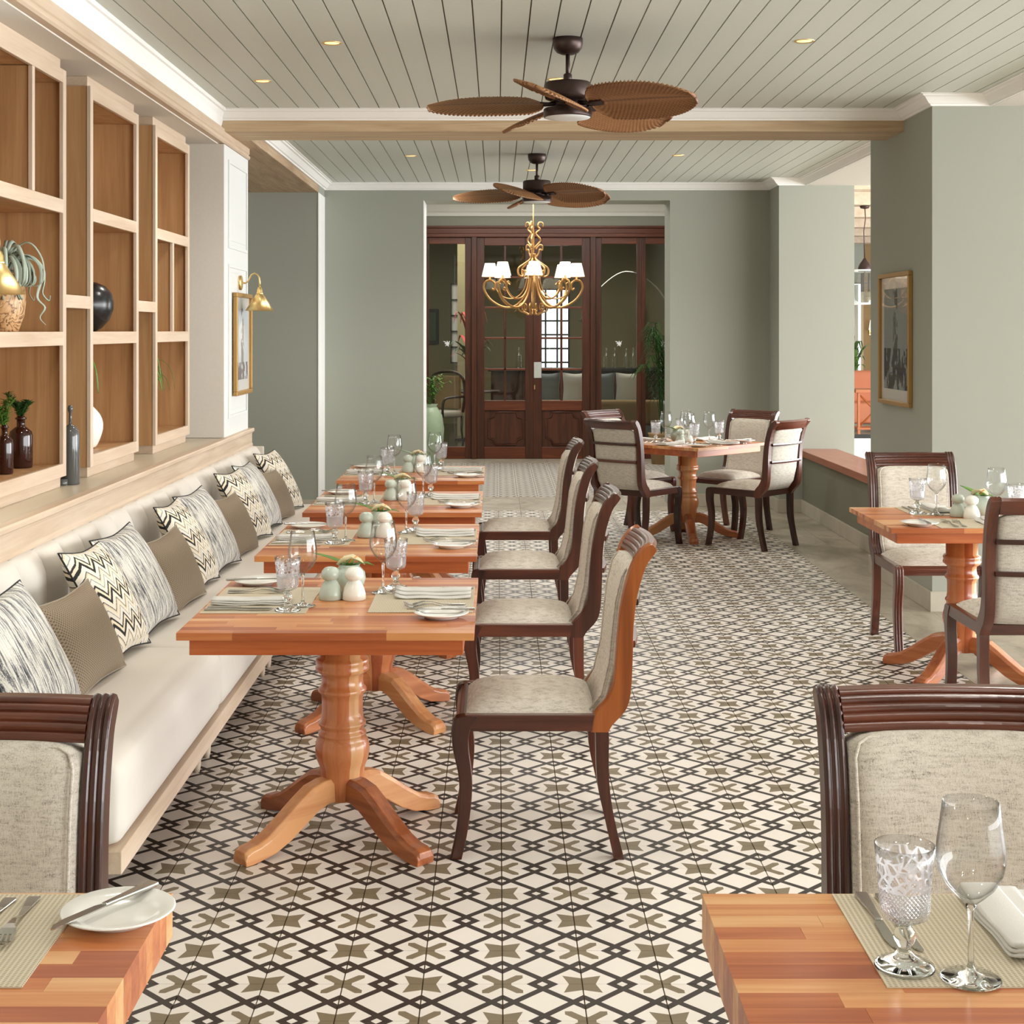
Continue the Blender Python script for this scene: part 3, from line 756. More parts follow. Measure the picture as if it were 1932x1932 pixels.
# ================================================================== BANQUETTE
YB0 = 4.08; SEC = 1.53
bq = empty('banquette', (-1.35, YB0+2*SEC, 0), label='long ivory upholstered banquette with channelled back along the left wall', cat='banquette')
bx0, by0 = -1.35, YB0+2*SEC
def rbox(x0, x1, y0, y1, z0, z1, r, n=4, bulge=0.0, nx=8, ny=8):
    """soft cushion: grid superellipse box"""
    mb = MB(); cx, cy, cz = (x0+x1)/2, (y0+y1)/2, (z0+z1)/2; hx, hy, hz = (x1-x0)/2, (y1-y0)/2, (z1-z0)/2
    secs = []
    N = 28
    ring = []
    for k in range(N):
        pass
    # build as subdivided cube projected to rounded box
    import itertools
    K = 6
    def edges(h):
        a = [-h, -h+r*.3, -h+r]; b = [-x for x in a[::-1]]
        mid = [(-h+r)+(2*h-2*r)*i/K for i in range(1, K)]
        return a+mid+b
    ex, ey, ez = edges(hx), edges(hy), edges(hz) if hz > r*1.2 else [-hz, -hz*.7, 0, hz*.7, hz]
    idx = {}; vs = []; fs = []
    def P(i, j, k):
        key = (i, j, k)
        if key in idx: return idx[key]
        p = Vector((ex[i], ey[j], ez[k])); rz = min(r, hz)
        q = Vector((max(-hx+r, min(hx-r, p.x)), max(-hy+r, min(hy-r, p.y)), max(-hz+rz, min(hz-rz, p.z))))
        d = p-q
        if d.length > 1e-6:
            d = Vector((d.x/r, d.y/r, d.z/rz)); d.normalize(); p = q+Vector((d.x*r, d.y*r, d.z*rz))
        if bulge and p.z > 0:
            p.z += bulge*(1-(p.x/hx)**2)*(1-(p.y/hy)**4)
        idx[key] = len(vs); vs.append((p.x+cx, p.y+cy, p.z+cz)); return idx[key]
    nx_, ny_, nz_ = len(ex), len(ey), len(ez)
    for k in (0, nz_-1):
        for i in range(nx_-1):
            for j in range(ny_-1):
                f = (P(i, j, k), P(i+1, j, k), P(i+1, j+1, k), P(i, j+1, k)); fs.append(f if k else f[::-1])
    for j in (0, ny_-1):
        for i in range(nx_-1):
            for k in range(nz_-1):
                f = (P(i, j, k), P(i+1, j, k), P(i+1, j, k+1), P(i, j, k+1)); fs.append(f if j == 0 else f[::-1])
    for i in (0, nx_-1):
        for j in range(ny_-1):
            for k in range(nz_-1):
                f = (P(i, j, k), P(i, j+1, k), P(i, j+1, k+1), P(i, j, k+1)); fs.append(f[::-1] if i == 0 else f)
    return mb.add(vs, fs, True)
L = lambda x: x-bx0
for k in range(4):
    ya = YB0+k*SEC-by0; yb = ya+SEC
    rbox(L(-1.66), L(-1.032), ya+.003, yb-.003, .205, .452, .055, bulge=.012).obj('seat_cushion', 'banquette', bq)
    B(L(-1.70), L(-1.665), ya+.002, yb-.002, .45, .80).obj('back_board', 'banquette', bq)
    for c in range(6):
        y0 = ya+c*SEC/6; w = SEC/6
        mb = MB(); secs = []
        for t in [0, .02, .06, .14, .3, .5, .7, .86, .94, .98, 1]:
            b_ = .055*(1-abs(2*t-1)**3.0); yy = y0+w*t
            path = [(L(-1.665), .43), (L(-1.650)+b_*.8, .445), (L(-1.648)+b_, .55), (L(-1.648)+b_, .72), (L(-1.650)+b_*.96, .78), (L(-1.656)+b_*.8, .815), (L(-1.664)+b_*.55, .838+b_*.12), (L(-1.680)+b_*.25, .848+b_*.12), (L(-1.705), .850)]
            secs.append([(px_, yy, pz) for px_, pz in path])
        mb.sweep(secs, True, close=False)
        mb.obj('back_channel', 'banquette', bq)
    B(L(-1.68), L(-1.030), ya+.001, yb-.001, .144, .208).obj('base_rail', 'oak_pale', bq, .003)
    for yl in (ya+.10, yb-.09):
        for xl in (-1.116, -1.60):
            MB().lathe([(.012, 0), (.016, .02), (.022, .13), (.022, .146)], 12, (L(xl), yl, 0)).obj('leg', 'oak_pale_z', bq)
# end panel
B(L(-1.68), L(-1.60), by0*0+2*SEC-.0, 2*SEC+.02, .15, .845).obj('end_panel', 'banquette', bq, .008)

# ---- cushions
def pillow(w, h, t, mat, pipe=None, name='cushion', pinch=.10):
    """upright pillow, face towards +X, width along Y, height along Z (centre at origin)"""
    root = None; N = 16; mb = MB(); idx = {}
    def P(i, j, s):
        u = -1+2*i/N; v = -1+2*j/N
        pu = 1-pinch*(1-abs(v)**1.5)*abs(u)**4*1.0; pv = 1-pinch*(1-abs(u)**1.5)*abs(v)**4
        th = t/2*max(0, (1-abs(u)**2.6))**.55*max(0, (1-abs(v)**2.6))**.55
        return (s*th, u*w/2*pu, v*h/2*pv)
    vs = []; fs = []
    for s in (1, -1):
        b = len(vs)
        for i in range(N+1):
            for j in range(N+1): vs.append(P(i, j, s))
        for i in range(N):
            for j in range(N):
                a = b+i*(N+1)+j; f = (a, a+N+1, a+N+2, a+1); fs.append(f if s > 0 else f[::-1])
    mb.add(vs, fs, True)
    o = mb.obj(name, mat)
    if pipe:
        pts = [P(i, 0, 1) for i in range(N)]+[P(N, j, 1) for j in range(N)]+[P(i, N, 1) for i in range(N, 0, -1)]+[P(0, j, 1) for j in range(N, -1, -1)]
        MB().tube(pts, .0035, 5).obj('piping', pipe, o)
    return o
pc = pillow(.43, .43, .13, 'chevron', 'piping'); ps = pillow(.43, .43, .14, 'stripe', 'piping'); pw = pillow(.50, .33, .12, 'weave', 'gasket')
protos = {'c': (pc, []), 's': (ps, []), 'b': (pw, [])}
names = {'c': 'black, cream and sand chevron cushion', 's': 'grey and white striped cushion', 'b': 'plain brown woven lumbar cushion'}
order = [('s', 4.46), ('b', 4.97), ('c', 5.42), ('s', 5.87), ('b', 6.38), ('c', 6.85), ('s', 7.33), ('b', 7.85), ('c', 8.37), ('s', 8.85), ('b', 9.30), ('c', 9.72)]
rank = {'c': ['nearest', 'second', 'third', 'farthest'], 's': ['nearest', 'second', 'third', 'farthest'], 'b': ['nearest', 'second', 'third', 'farthest']}
cnt = {'c': 0, 's': 0, 'b': 0}
for i, (k, y) in enumerate(order):
    r = rank[k][cnt[k]]; cnt[k] += 1
    q = 'the '+r+' of its kind on the banquette'
    pz = .445+(.33/2 if k == 'b' else .215)*.93+.012
    o = use_first(protos[k][0], protos[k][1], label=names[k]+', '+q, group={'c': 'chevron cushions', 's': 'striped cushions', 'b': 'brown cushions'}[k])
    o['category'] = 'cushion'
    o.location = (-1.425 if k != 'b' else -1.385, y, pz); o.rotation_euler = (random.uniform(-.07, .05), -.50 if k != 'b' else -.42, random.uniform(-.16, -.02))

# ================================================================== CHAIR
def ribbon(I, O, ya, yb, reeds=3, h=.005):
    """sweep along stations; I = front edge points (u,z), O = back edge points, spanning ya..yb across"""
    secs = []
    for (iu, iz), (ou, oz) in zip(I, O):
        d = Vector((iu-ou, iz-oz)); d.normalize()
        sec = []
        if reeds:
            m = 5
            for r in range(reeds):
                for k in range(m):
                    t = k/(m-1)
                    if r and k == 0: continue
                    yy = ya+(yb-ya)*(r+t)/reeds; b = h*math.sin(PI*t)
                    sec.append((iu+d.x*b, yy, iz+d.y*b))
        else: sec += [(iu, ya, iz), (iu, yb, iz)]
        sec += [(ou, yb, oz), (ou, ya, oz)]
        secs.append(sec)
    return MB().sweep(secs)

def make_chair(frame='mahog'):
    fx = {'mahog': 'mahog_x', 'orangewood': 'mahog_x'}[frame]
    r = empty('dining_chair', cat='chair')
    W = .2375; T = .042
    PI_ = [(-.165, .394), (-.176, .450), (-.212, .491), (-.234, .547), (-.244, .66), (-.254, .772), (-.274, .867), (-.297, .925), (-.320, .957), (-.340, .971), (-.352, .974)]
    PO_ = [(-.214, .394), (-.228, .418), (-.268, .463), (-.284, .519), (-.290, .632), (-.292, .716), (-.304, .817), (-.330, .905), (-.352, .938), (-.364, .955), (-.364, .962)]
    PI_ = curve(PI_, 3); PO_ = curve(PO_, 3)
    FL = [(.225, .445), (.262, .428), (.2645, .351), (.247, .267), (.243, .2), (.2516, .098), (.271, 0)]
    BL = [(.190, .442), (.214, .40), (.219, .345), (.209, .262), (.208, .2), (.219, .1), (.240, 0)]
    RI = [(-.174, .398), (-.175, .379), (-.180, .24), (-.203, .127), (-.232, 0)]
    RO = [(-.214, .398), (-.216, .379), (-.217, .24), (-.233, .127), (-.264, 0)]
    FL = curve(FL, 4); BL = curve(BL, 4); RI = curve(RI, 4); RO = curve(RO, 4)
    for s in (-1, 1):
        a, b = (W-T, W) if s > 0 else (-W, -W+T)
        ribbon(PI_, PO_, a, b).obj('back_post', frame, r, .0015)
        ribbon(FL, BL, a, b).obj('front_leg', 'mahog', r, .0015)
        ribbon(RI, RO, a+.001, b-.001, 0).obj('rear_leg', 'mahog', r, .002)
        a2, b2 = (W-.034, W-.003) if s > 0 else (-W+.003, -W+.034)
        B(-.19, .232, a2, b2, .396, .446).obj('side_rail', fx, r, .003)
    # front rail, reeded; rear rail
    mb = MB(); sec = []
    for k in range(13):
        t = k/12; a = t*PI/2; b = .003*abs(math.sin(t*PI*3))
        sec.append((.228+(.030+b)*math.sin(a)*1.0, .412+(.030+b)*math.cos(a)))
    sec += [(.258, .398), (.225, .398), (.215, .442)]
    MB().sweep([[(u, y, z) for u, z in sec] for y in (-W+T, W-T)]).obj('front_rail', 'mahog_y', r)
    B(-.210, -.178, -W+T, W-T, .396, .440).obj('rear_rail', 'mahog_y', r, .002)
    # top rail, bowed back and reeded
    fr = [(-.290, .902), (-.297, .925), (-.320, .957), (-.340, .971)]
    def lerp(pts, t):
        L_ = [math.dist(pts[i], pts[i+1]) for i in range(len(pts)-1)]; x = t*sum(L_); i = 0
        while i < len(L_)-1 and x > L_[i]: x -= L_[i]; i += 1
        f = min(1, x/L_[i])
        return (pts[i][0]*(1-f)+pts[i+1][0]*f, pts[i][1]*(1-f)+pts[i+1][1]*f)
    prof = []
    for k in range(31):
        t = k/30; u, z = lerp(fr, t); b = .0055*abs(math.sin(t*PI*5))**.7; prof.append((u+b*.8, z+b*.5))
    prof += [(-.355, .972), (-.364, .960), (-.350, .934), (-.330, .902)]
    secs = []
    for k in range(13):
        y = -W+T+(2*W-2*T)*k/12; o_ = .020*(1-(y/(W-T))**2)
        secs.append([(u-o_, y, z) for u, z in prof])
    MB().sweep(secs).obj('top_rail', 'mahog_y', r)
    for z, u0 in ((.79, -.292), (.66, -.283)):
        secs = []
        for k in range(9):
            y = -W+T-.004+(2*W-2*T+.008)*k/8; o_ = .020*(1-(y/(W-T))**2)
            secs.append([(u0-o_-a, y, z+b) for a, b in ((0, -.010), (.018, -.010), (.020, 0), (.018, .010), (0, .010))])
        MB().sweep(secs).obj('back_slat', 'mahog_y', r)
    # seat: domed cushion
    N = 14; vs = []; fs = []
    for i in range(N+1):
        for j in range(N+1):
            a = -1+2*i/N; b = -1+2*j/N
            dome = (max(0, 1-abs(a)**3.5)*max(0, 1-abs(b)**3.5))**.5
            vs.append((.022+a*.205, b*(W-.036), .442+.052*dome))
    for i in range(N):
        for j in range(N):
            k = i*(N+1)+j; fs.append((k, k+N+1, k+N+2, k+1))
    mb = MB(); mb.add(vs, fs, True); mb.box(-.175, .215, -W+.045, W-.045, .40, .441)
    mb.obj('seat_cushion', 'linen', r)
    # back cushion
    pts = [(-.172, .444), (-.214, .500), (-.238, .60), (-.248, .70), (-.258, .79), (-.276, .865), (-.289, .903)]
    secs = []; Wc = W-T-.004
    for k in range(17):
        s_ = -1+2*k/16; y = s_*Wc; o_ = .020*(1-s_*s_); e = (1-abs(s_)**5)**.5 if abs(s_) < 1 else 0
        front = []; back = []
        for i, (u, z) in enumerate(pts):
            ez = 1.0 if 0 < i < len(pts)-1 else .55
            zz = z if i < len(pts)-1 else z-.018*(abs(s_)**8)
            front.append((u-o_+.004+.026*e*ez, y, zz)); back.append((u-o_-.030-.010*e, y, zz))
        secs.append(front+back[::-1])
    bc = MB().sweep(secs, True).obj('back_cushion', 'linen', r)
    # welt around the back cushion
    def fp(s_, i, lift=0.0):
        u, z = pts[i]; o_ = .020*(1-s_*s_); return (u-o_+.018+lift, s_*Wc*.955, z)
    welt = [fp(-1, i) for i in range(6)]+[(pts[6][0]+.018-.002, -Wc*.90, .888)]+[(pts[6][0]+.016-.020*(1-s_*s_), s_*Wc, .897) for s_ in (-.8, -.4, 0, .4, .8)]+[(pts[6][0]+.016, Wc*.90, .888)]+[fp(1, i) for i in range(5, -1, -1)]
    MB().tube(welt, .0035, 6).obj('welt', 'linen', bc)
    return r
chair = make_chair(); cu = []
chair_o = make_chair('orangewood'); cuo = []
G = 'mahogany dining chairs with linen seats'
def put_chair(x, y, ang, label, first=False):
    return use_first(chair_o if first else chair, cuo if first else cu, loc=(x, y, 0), rz=ang, label=label, group=G)
put_chair(.13, 4.84, PI, 'orange-brown wooden dining chair with linen seat at the nearest banquette table', True)
put_chair(.135, 6.26, PI, 'mahogany dining chair with linen seat at the second banquette table')
put_chair(.14, 7.65, PI, 'mahogany dining chair with linen seat at the third banquette table')
put_chair(.145, 9.05, PI, 'mahogany dining chair with linen seat at the farthest banquette table')
put_chair(2.25, 7.78, -PI/2, 'mahogany chair facing the camera behind the right-hand table by the low wall')
put_chair(2.20, 6.27, PI/2, 'mahogany chair with its slatted back to the camera at the right edge')
put_chair(1.07, 11.38, math.radians(50), 'mahogany chair with back to the camera, left front of the four-chair table')
put_chair(1.95, 11.36, math.radians(137), 'mahogany chair with back to the camera, right front of the four-chair table')
put_chair(1.91, 12.20, math.radians(225), 'mahogany chair facing the camera, right rear of the four-chair table')
put_chair(1.11, 12.20, math.radians(-45), 'mahogany chair with reeded top rail, left rear of the four-chair table')
put_chair(.83, 2.43, -PI/2, 'large mahogany chair back in the bottom right foreground')
put_chair(-.93, 2.36, -PI/2, 'large dark red chair back in the bottom left foreground')

# ================================================================== TABLES
ZT = .7515
def make_table(w, d, slab, apron, label, seed, pedestal=True):
    rnd = random.Random(seed)
    t = empty('pedestal_table', cat='table', label=label)
    top = B(-w/2+.002, w/2-.002, -d/2+.002, d/2-.002, ZT-slab+.001, ZT-.004).obj('tabletop', 'acacia_apron', t)
    rows = round(d/.044); rw = d/rows
    for i in range(rows):
        x = -w/2; off = rnd.uniform(.12, .45)
        while x < w/2-.001:
            x2 = min(w/2, x+off)
            if w/2-x2 < .08: x2 = w/2
            y0 = -d/2+i*rw
            mb = B(x+.0002-(x+x2)/2, x2-.0002-(x+x2)/2, .0002-rw/2, rw-.0002-rw/2, -slab, 0)
            o = mb.obj('stave', 'acacia', top); o.location = ((x+x2)/2, y0+rw/2, ZT)
            x = x2; off = rnd.uniform(.18, .50)
    if apron:
        a = ZT-slab-.050; i_ = .032
        for nm, bb in (('apron', (-w/2+i_, w/2-i_, -d/2+i_, -d/2+i_+.022)), ('apron', (-w/2+i_, w/2-i_, d/2-i_-.022, d/2-i_)), ('apron', (-w/2+i_, -w/2+i_+.022, -d/2+i_+.022, d/2-i_-.022)), ('apron', (w/2-i_-.022, w/2-i_, -d/2+i_+.022, d/2-i_-.022))):
            B(*bb, a, ZT-slab).obj(nm, 'acacia_apron', t, .002)
    if pedestal:
        prof = [(.066, .12), (.070, .19), (.0715, .205), (.074, .224), (.083, .245), (.088, .270), (.088, .290), (.084, .308), (.074, .322), (.078, .326), (.078, .334), (.071, .340), (.071, .352), (.077, .358), (.077, .366), (.070, .374), (.067, .40), (.067, .44), (.069, .458), (.077, .464), (.079, .470), (.077, .477), (.070, .484), (.067, .505), (.069, .522), (.080, .530), (.087, .536), (.088, .545), (.084, .553), (.086, .558), (.0875, .566), (.084, .574), (.074, .579), (.074, ZT-slab)]
        MB().lathe(prof, 28).obj('post', 'post', t)
        B(-.26, .26, -.05, .05, ZT-slab-.03, ZT-slab).obj('brace', 'acacia_apron', t)
        Tp = [(.02, .196), (.09, .195), (.14, .183), (.19, .152), (.25, .110), (.31, .072), (.355, .054), (.385, .050), (.402, .040), (.405, .022)]
        Bt = [(.02, .120), (.08, .122), (.12, .108), (.17, .078), (.23, .040), (.29, .014), (.325, .008), (.345, .004), (.375, .0), (.402, .0)]
        for k in range(4):
            a = PI/4+k*PI/2; ca, sa = math.cos(a), math.sin(a); secs = []
            for (r1, z1), (r0, z0) in zip(Tp, Bt):
                hw = .034; c = .010
                sec = [(r1, -hw+c, z1), (r1, hw-c, z1), (r1*.8+r0*.2, hw, z1*.8+z0*.2), (r0, hw, z0), (r0, -hw, z0), (r1*.8+r0*.2, -hw, z1*.8+z0*.2)]
                secs.append([(r_*1, y_, z_) for r_, y_, z_ in sec])
            o = MB().sweep(secs).obj('leg', 'acacia_leg', t, .003); o.rotation_euler = (0, 0, a)
    return t
TB = {}
def table(key, loc, rz, *a, **kw):
    t = make_table(*a, **kw); t.location = (loc[0], loc[1], 0); t.rotation_euler = (0, 0, rz); t['group'] = 'acacia pedestal tables'; TB[key] = t
table('t1', (-.504, 4.844), 0, .873, .975, .022, True, 'nearest banquette table, acacia butcher-block top on a turned pedestal', 1)
table('t2', (-.517, 6.327), 0, .873, .975, .022, True, 'second banquette table from the camera, acacia top on a turned pedestal', 2)
table('t3', (-.512, 7.72), 0, .873, .965, .022, True, 'third banquette table from the camera, acacia top on a turned pedestal', 3)
table('t4', (-.514, 9.255), 0, .873, .965, .022, True, 'farthest banquette table, acacia top on a turned pedestal', 4)
table('t5', (2.205, 7.06), 0, .88, .80, .022, True, 'acacia pedestal table for two by the right pier', 5)
table('t6', (1.51, 11.80), PI/4, .88, .88, .022, True, 'acacia pedestal table ringed by four chairs', 6)
table('t7', (.322+.52, 2.34-.46), 0, 1.04, .92, .075, False, 'thick butcher-block table filling the bottom right corner', 7)
table('t8', (-.511-.52, 2.343-.46), 0, 1.04, .92, .068, False, 'thick butcher-block table filling the bottom left corner', 8)

# ================================================================== TABLEWARE prototypes
def lathe_obj(name, prof, mat, seg=32): return MB().lathe(prof, seg).obj(name, mat)
gob = lathe_obj('water_goblet', [(.0, .0635), (.010, .063), (.020, .066), (.031, .072), (.0345, .082), (.0355, .110), (.0385, .145), (.0415, .171), (.0395, .171), (.0365, .145), (.0335, .110), (.0325, .084), (.026, .076), (.0, .074)], 'goblet', 40)
MB().lathe([(.0, .003), (.030, .001), (.040, .0), (.0415, .002), (.0405, .005), (.030, .010), (.014, .018), (.0085, .027), (.0085, .030), (.0135, .037), (.0155, .044), (.0135, .052), (.0085, .059), (.0085, .0625), (.0, .0628)], 32).obj('stem', 'solidglass', gob)
wine = lathe_obj('wine_glass', [(.0, .103), (.008, .1035), (.018, .112), (.032, .126), (.043, .146), (.0465, .163), (.0455, .185), (.041, .215), (.0375, .242), (.0367, .242), (.0400, .215), (.0445, .185), (.0455, .163), (.042, .147), (.031, .128), (.016, .115), (.0, .108)], 'wineglass', 40)
MB().lathe([(.0, .0008), (.039, .0), (.041, .0012), (.039, .0028), (.020, .006), (.007, .012), (.0042, .022), (.0036, .06), (.0042, .092), (.0070, .1015), (.0, .1025)], 32).obj('stem', 'solidglass', wine)
plate = lathe_obj('bread_plate', [(.0, .004), (.045, .004), (.048, .0), (.052, .0), (.055, .005), (.082, .0145), (.085, .017), (.083, .0185), (.060, .010), (.052, .0075), (.0, .0075)], 'porcelain', 48)
def shaker(name, mat):
    return lathe_obj(name, [(.0, 0), (.037, 0), (.0393, .004), (.038, .020), (.0325, .040), (.0245, .056), (.0195, .062), (.0180, .0645), (.0245, .067), (.0302, .075), (.0312, .084), (.0285, .095), (.020, .104), (.009, .1075), (.0, .108)], mat, 28)
salt = shaker('salt_shaker', 'sage_ceramic'); pepper = shaker('pepper_shaker', 'white_ceramic')
bud = empty('flower_vase', cat='vase')
MB().lathe([(.0, 0), (.030, 0), (.033, .004), (.050, .030), (.056, .052), (.053, .072), (.040, .086), (.034, .091), (.037, .098), (.032, .098), (.029, .088), (.0, .080)], 28).obj('vase_body', 'sage_ceramic', bud)
mb = MB()
mb.leaf([(0, 0, .085), (-.03, .0, .105), (-.065, .005, .118), (-.10, .01, .128), (-.125, .012, .135)], .022); mb.leaf([(0, 0, .09), (.03, -.01, .102), (.06, -.015, .104), (.085, -.02, .098)], .020)
mb.leaf([(0, 0, .09), (.0, .03, .11), (.01, .07, .115)], .018); mb.obj('leaf', 'leaf', bud, solid=.001)
mb = MB(); mb.leaf([(-.035, -.012, .096), (-.015, -.015, .112), (.010, -.016, .118), (.035, -.018, .110), (.055, -.02, .100)], .028, fold=.5); mb.obj('petal', 'petal', bud, solid=.001)
MB().tube([(0, -.015, .105), (.012, -.016, .118), (.03, -.018, .128)], [.004, .004, .002], 6).obj('spadix', 'petal_orange', bud)

def tapered(pts, z):  # symmetric flat outline along x: pts (x, halfwidth)
    return [(x, -w_) for x, w_ in pts]+[(x, w_) for x, w_ in pts[::-1]]
# knife: blade towards +X
kn = empty('table_knife', cat='knife')
MB().prism(tapered([(-.105, .0095), (-.098, .011), (-.06, .0085), (-.02, .006), (.002, .0055)], 0), lambda p, q, t: (p, q, t), .0, .006).obj('handle', 'steel', kn, .002)
MB().prism([(.002, -.0055), (.012, -.009), (.07, -.0105), (.095, -.007), (.108, .002), (.104, .0055), (.0, .0055)], lambda p, q, t: (p, q, t), .0015, .0035).obj('blade', 'steel', kn)
fk = empty('table_fork', cat='fork')
def bendz(x): return .002+.010*max(0, 1-((x-.02)/.045)**2)*(1 if x > -.03 else 1)+.012*max(0, (x-.07)/.035)**2
secs = []
for x, w_ in [(-.10, .009), (-.094, .0105), (-.06, .007), (-.02, .0035), (.01, .0032), (.03, .006), (.042, .0115), (.055, .0125)]:
    z = bendz(x); secs.append([(x, -w_, z), (x, w_, z), (x, w_, z+.0022), (x, -w_, z+.0022)])
MB().sweep(secs).obj('handle', 'steel', fk, .0008)
for k in range(4):
    y = -.0105+.007*k; secs = []
    for x in (.054, .07, .085, .098):
        z = bendz(x); h = .0018 if x < .09 else .0011; secs.append([(x, y-h, z), (x, y+h, z), (x, y+h, z+.002), (x, y-h, z+.002)])
    MB().sweep(secs).obj('tine', 'steel', fk)
napk = empty('folded_napkin', cat='napkin')
def nap_layer(w0, z0, h, sh, nm='fold'):
    secs = []
    for i in range(15):
        x = -.125+.25*i/14; lift = .010*max(0, (abs(x)-.08)/.045)**2*(1 if x > 0 else .25)+.0015*math.sin(x*40+sh*50)
        ring = []
        for k in range(12):
            a = 2*PI*k/12; c, s_ = math.cos(a), math.sin(a)
            e = lambda v, p: math.copysign(abs(v)**p, v)
            ring.append((x, sh+w0*e(c, .30)+.0012*math.sin(x*30+k), z0+lift+h/2+h/2*e(s_, .6)))
        secs.append(ring)
    return MB().sweep(secs, True)
nap_layer(.062, .0, .007, 0).obj('fold', 'napkin', napk); nap_layer(.046, .006, .0075, -.015).obj('fold', 'napkin', napk); nap_layer(.030, .012, .008, -.029).obj('fold', 'napkin', napk)
pm_ = B(-.165, .165, -.235, .235, 0, .002).obj('placemat', 'placemat', None)
PR = {'goblet': (gob, [], 'goblet', 'water goblets'), 'wine': (wine, [], 'wine glass', 'wine glasses'), 'plate': (plate, [], 'plate', 'bread plates'), 'knife': (kn, [], 'knife', 'table knives'),
      'fork': (fk, [], 'fork', 'table forks'), 'napkin': (napk, [], 'napkin', 'folded napkins'), 'mat': (pm_, [], 'placemat', 'woven placemats'),
      'salt': (salt, [], 'shaker', 'salt shakers'), 'pepper': (pepper, [], 'shaker', 'pepper shakers'), 'bud': (bud, [], 'vase', 'small table vases')}
def place(kind, loc, rz, label, ry=0.0):
    p = PR[kind]; o = use_first(p[0], p[1], loc=loc, rz=rz, label=label, group=p[3]); o['category'] = p[2]
    if ry: o.rotation_euler = (0, ry, rz)
    return o
def setting(mx, my, ang, where, far=False, kdiff=0.0, mat=True, napr=.05):
    """ang = direction the diner faces (forward); r = diner's right"""
    f = Vector((math.cos(ang), math.sin(ang))); r = Vector((math.sin(ang), -math.cos(ang)))
    def at(a, b, z=0): p = Vector((mx, my))+f*a+r*b; return (p.x, p.y, ZT+z)
    J = random.uniform
    if mat: place('mat', at(0, 0, .0003), ang, 'beige woven placemat '+where)
    place('goblet', at(.105, .195, .0024), J(0, 6), 'cut-glass water goblet '+where)
    place('wine', at(.142, .115, .0024), J(0, 6), 'tall clear wine glass '+where)
    place('napkin', at(-.03, napr, .0025), ang+J(-.05, .05), 'folded pale linen napkin '+where)
    place('knife', at(-.055, .190, .0026), ang+J(-.03, .03), 'outer steel knife '+where)
    place('knife', at(-.05, .160, .0026), ang+J(-.03, .03), 'inner steel knife '+where)
    place('fork', at(-.04, -.115, .0026), ang+J(-.06, .06), 'inner steel fork '+where)
    place('fork', at(-.045, -.160, .0026), ang+J(-.06, .06), 'outer steel fork '+where)
    place('plate', at(-.070, -.305, .0004), 0, 'white bread plate '+where)
    place('knife', at(-.070, -.285, .0195), ang+kdiff+J(-.1, .1), 'butter knife resting across the bread plate '+where)
def centre(cx, cy, rot, where, tilt=0):
    def at(x, y): c, s_ = math.cos(rot), math.sin(rot); return (cx+x*c-y*s_, cy+x*s_+y*c, ZT+.0003)
    place('salt', at(-.045, .06), 0, 'sage-green gourd-shaped shaker '+where)
    place('pepper', at(.033, .055), 0, 'white gourd-shaped shaker '+where)
    place('bud', at(.005, .215-.04), rot, 'squat sage vase with leaves and a cream flower '+where)
rows = [('t1', 'nearest'), ('t2', 'second'), ('t3', 'third'), ('t4', 'farthest')]
for key, nm in rows:
    c = TB[key].location
    setting(c.x+.262, c.y+.058, PI, 'at the chair side of the %s banquette table' % nm, kdiff=.1)
    setting(c.x-.262, c.y+.045, 0, 'at the cushion side of the %s banquette table' % nm, kdiff=.1)
    centre(c.x, c.y, 0, 'on the %s banquette table' % nm)
c = TB['t5'].location
setting(c.x+.02, c.y+.23, -PI/2, 'at the far side of the right pier table')
setting(c.x+.02, c.y-.23, PI/2, 'at the near side of the right pier table')
centre(c.x-.03, c.y-.05, -.9, 'on the right pier table')
c = TB['t6'].location
for a, nm in ((45, 'left front'), (135, 'right front'), (225, 'right rear'), (315, 'left rear')):
    ar = math.radians(a); setting(c.x-math.cos(ar)*.27, c.y-math.sin(ar)*.27, ar, 'at the %s seat of the four-chair table' % nm, mat=False)
centre(c.x, c.y-.12, .5, 'on the four-chair table')
setting(.760, 2.168, -PI/2, 'on the bottom right corner table', napr=-.02)
setting(-.875, 2.168, -PI/2, 'on the bottom left corner table', kdiff=-.62)

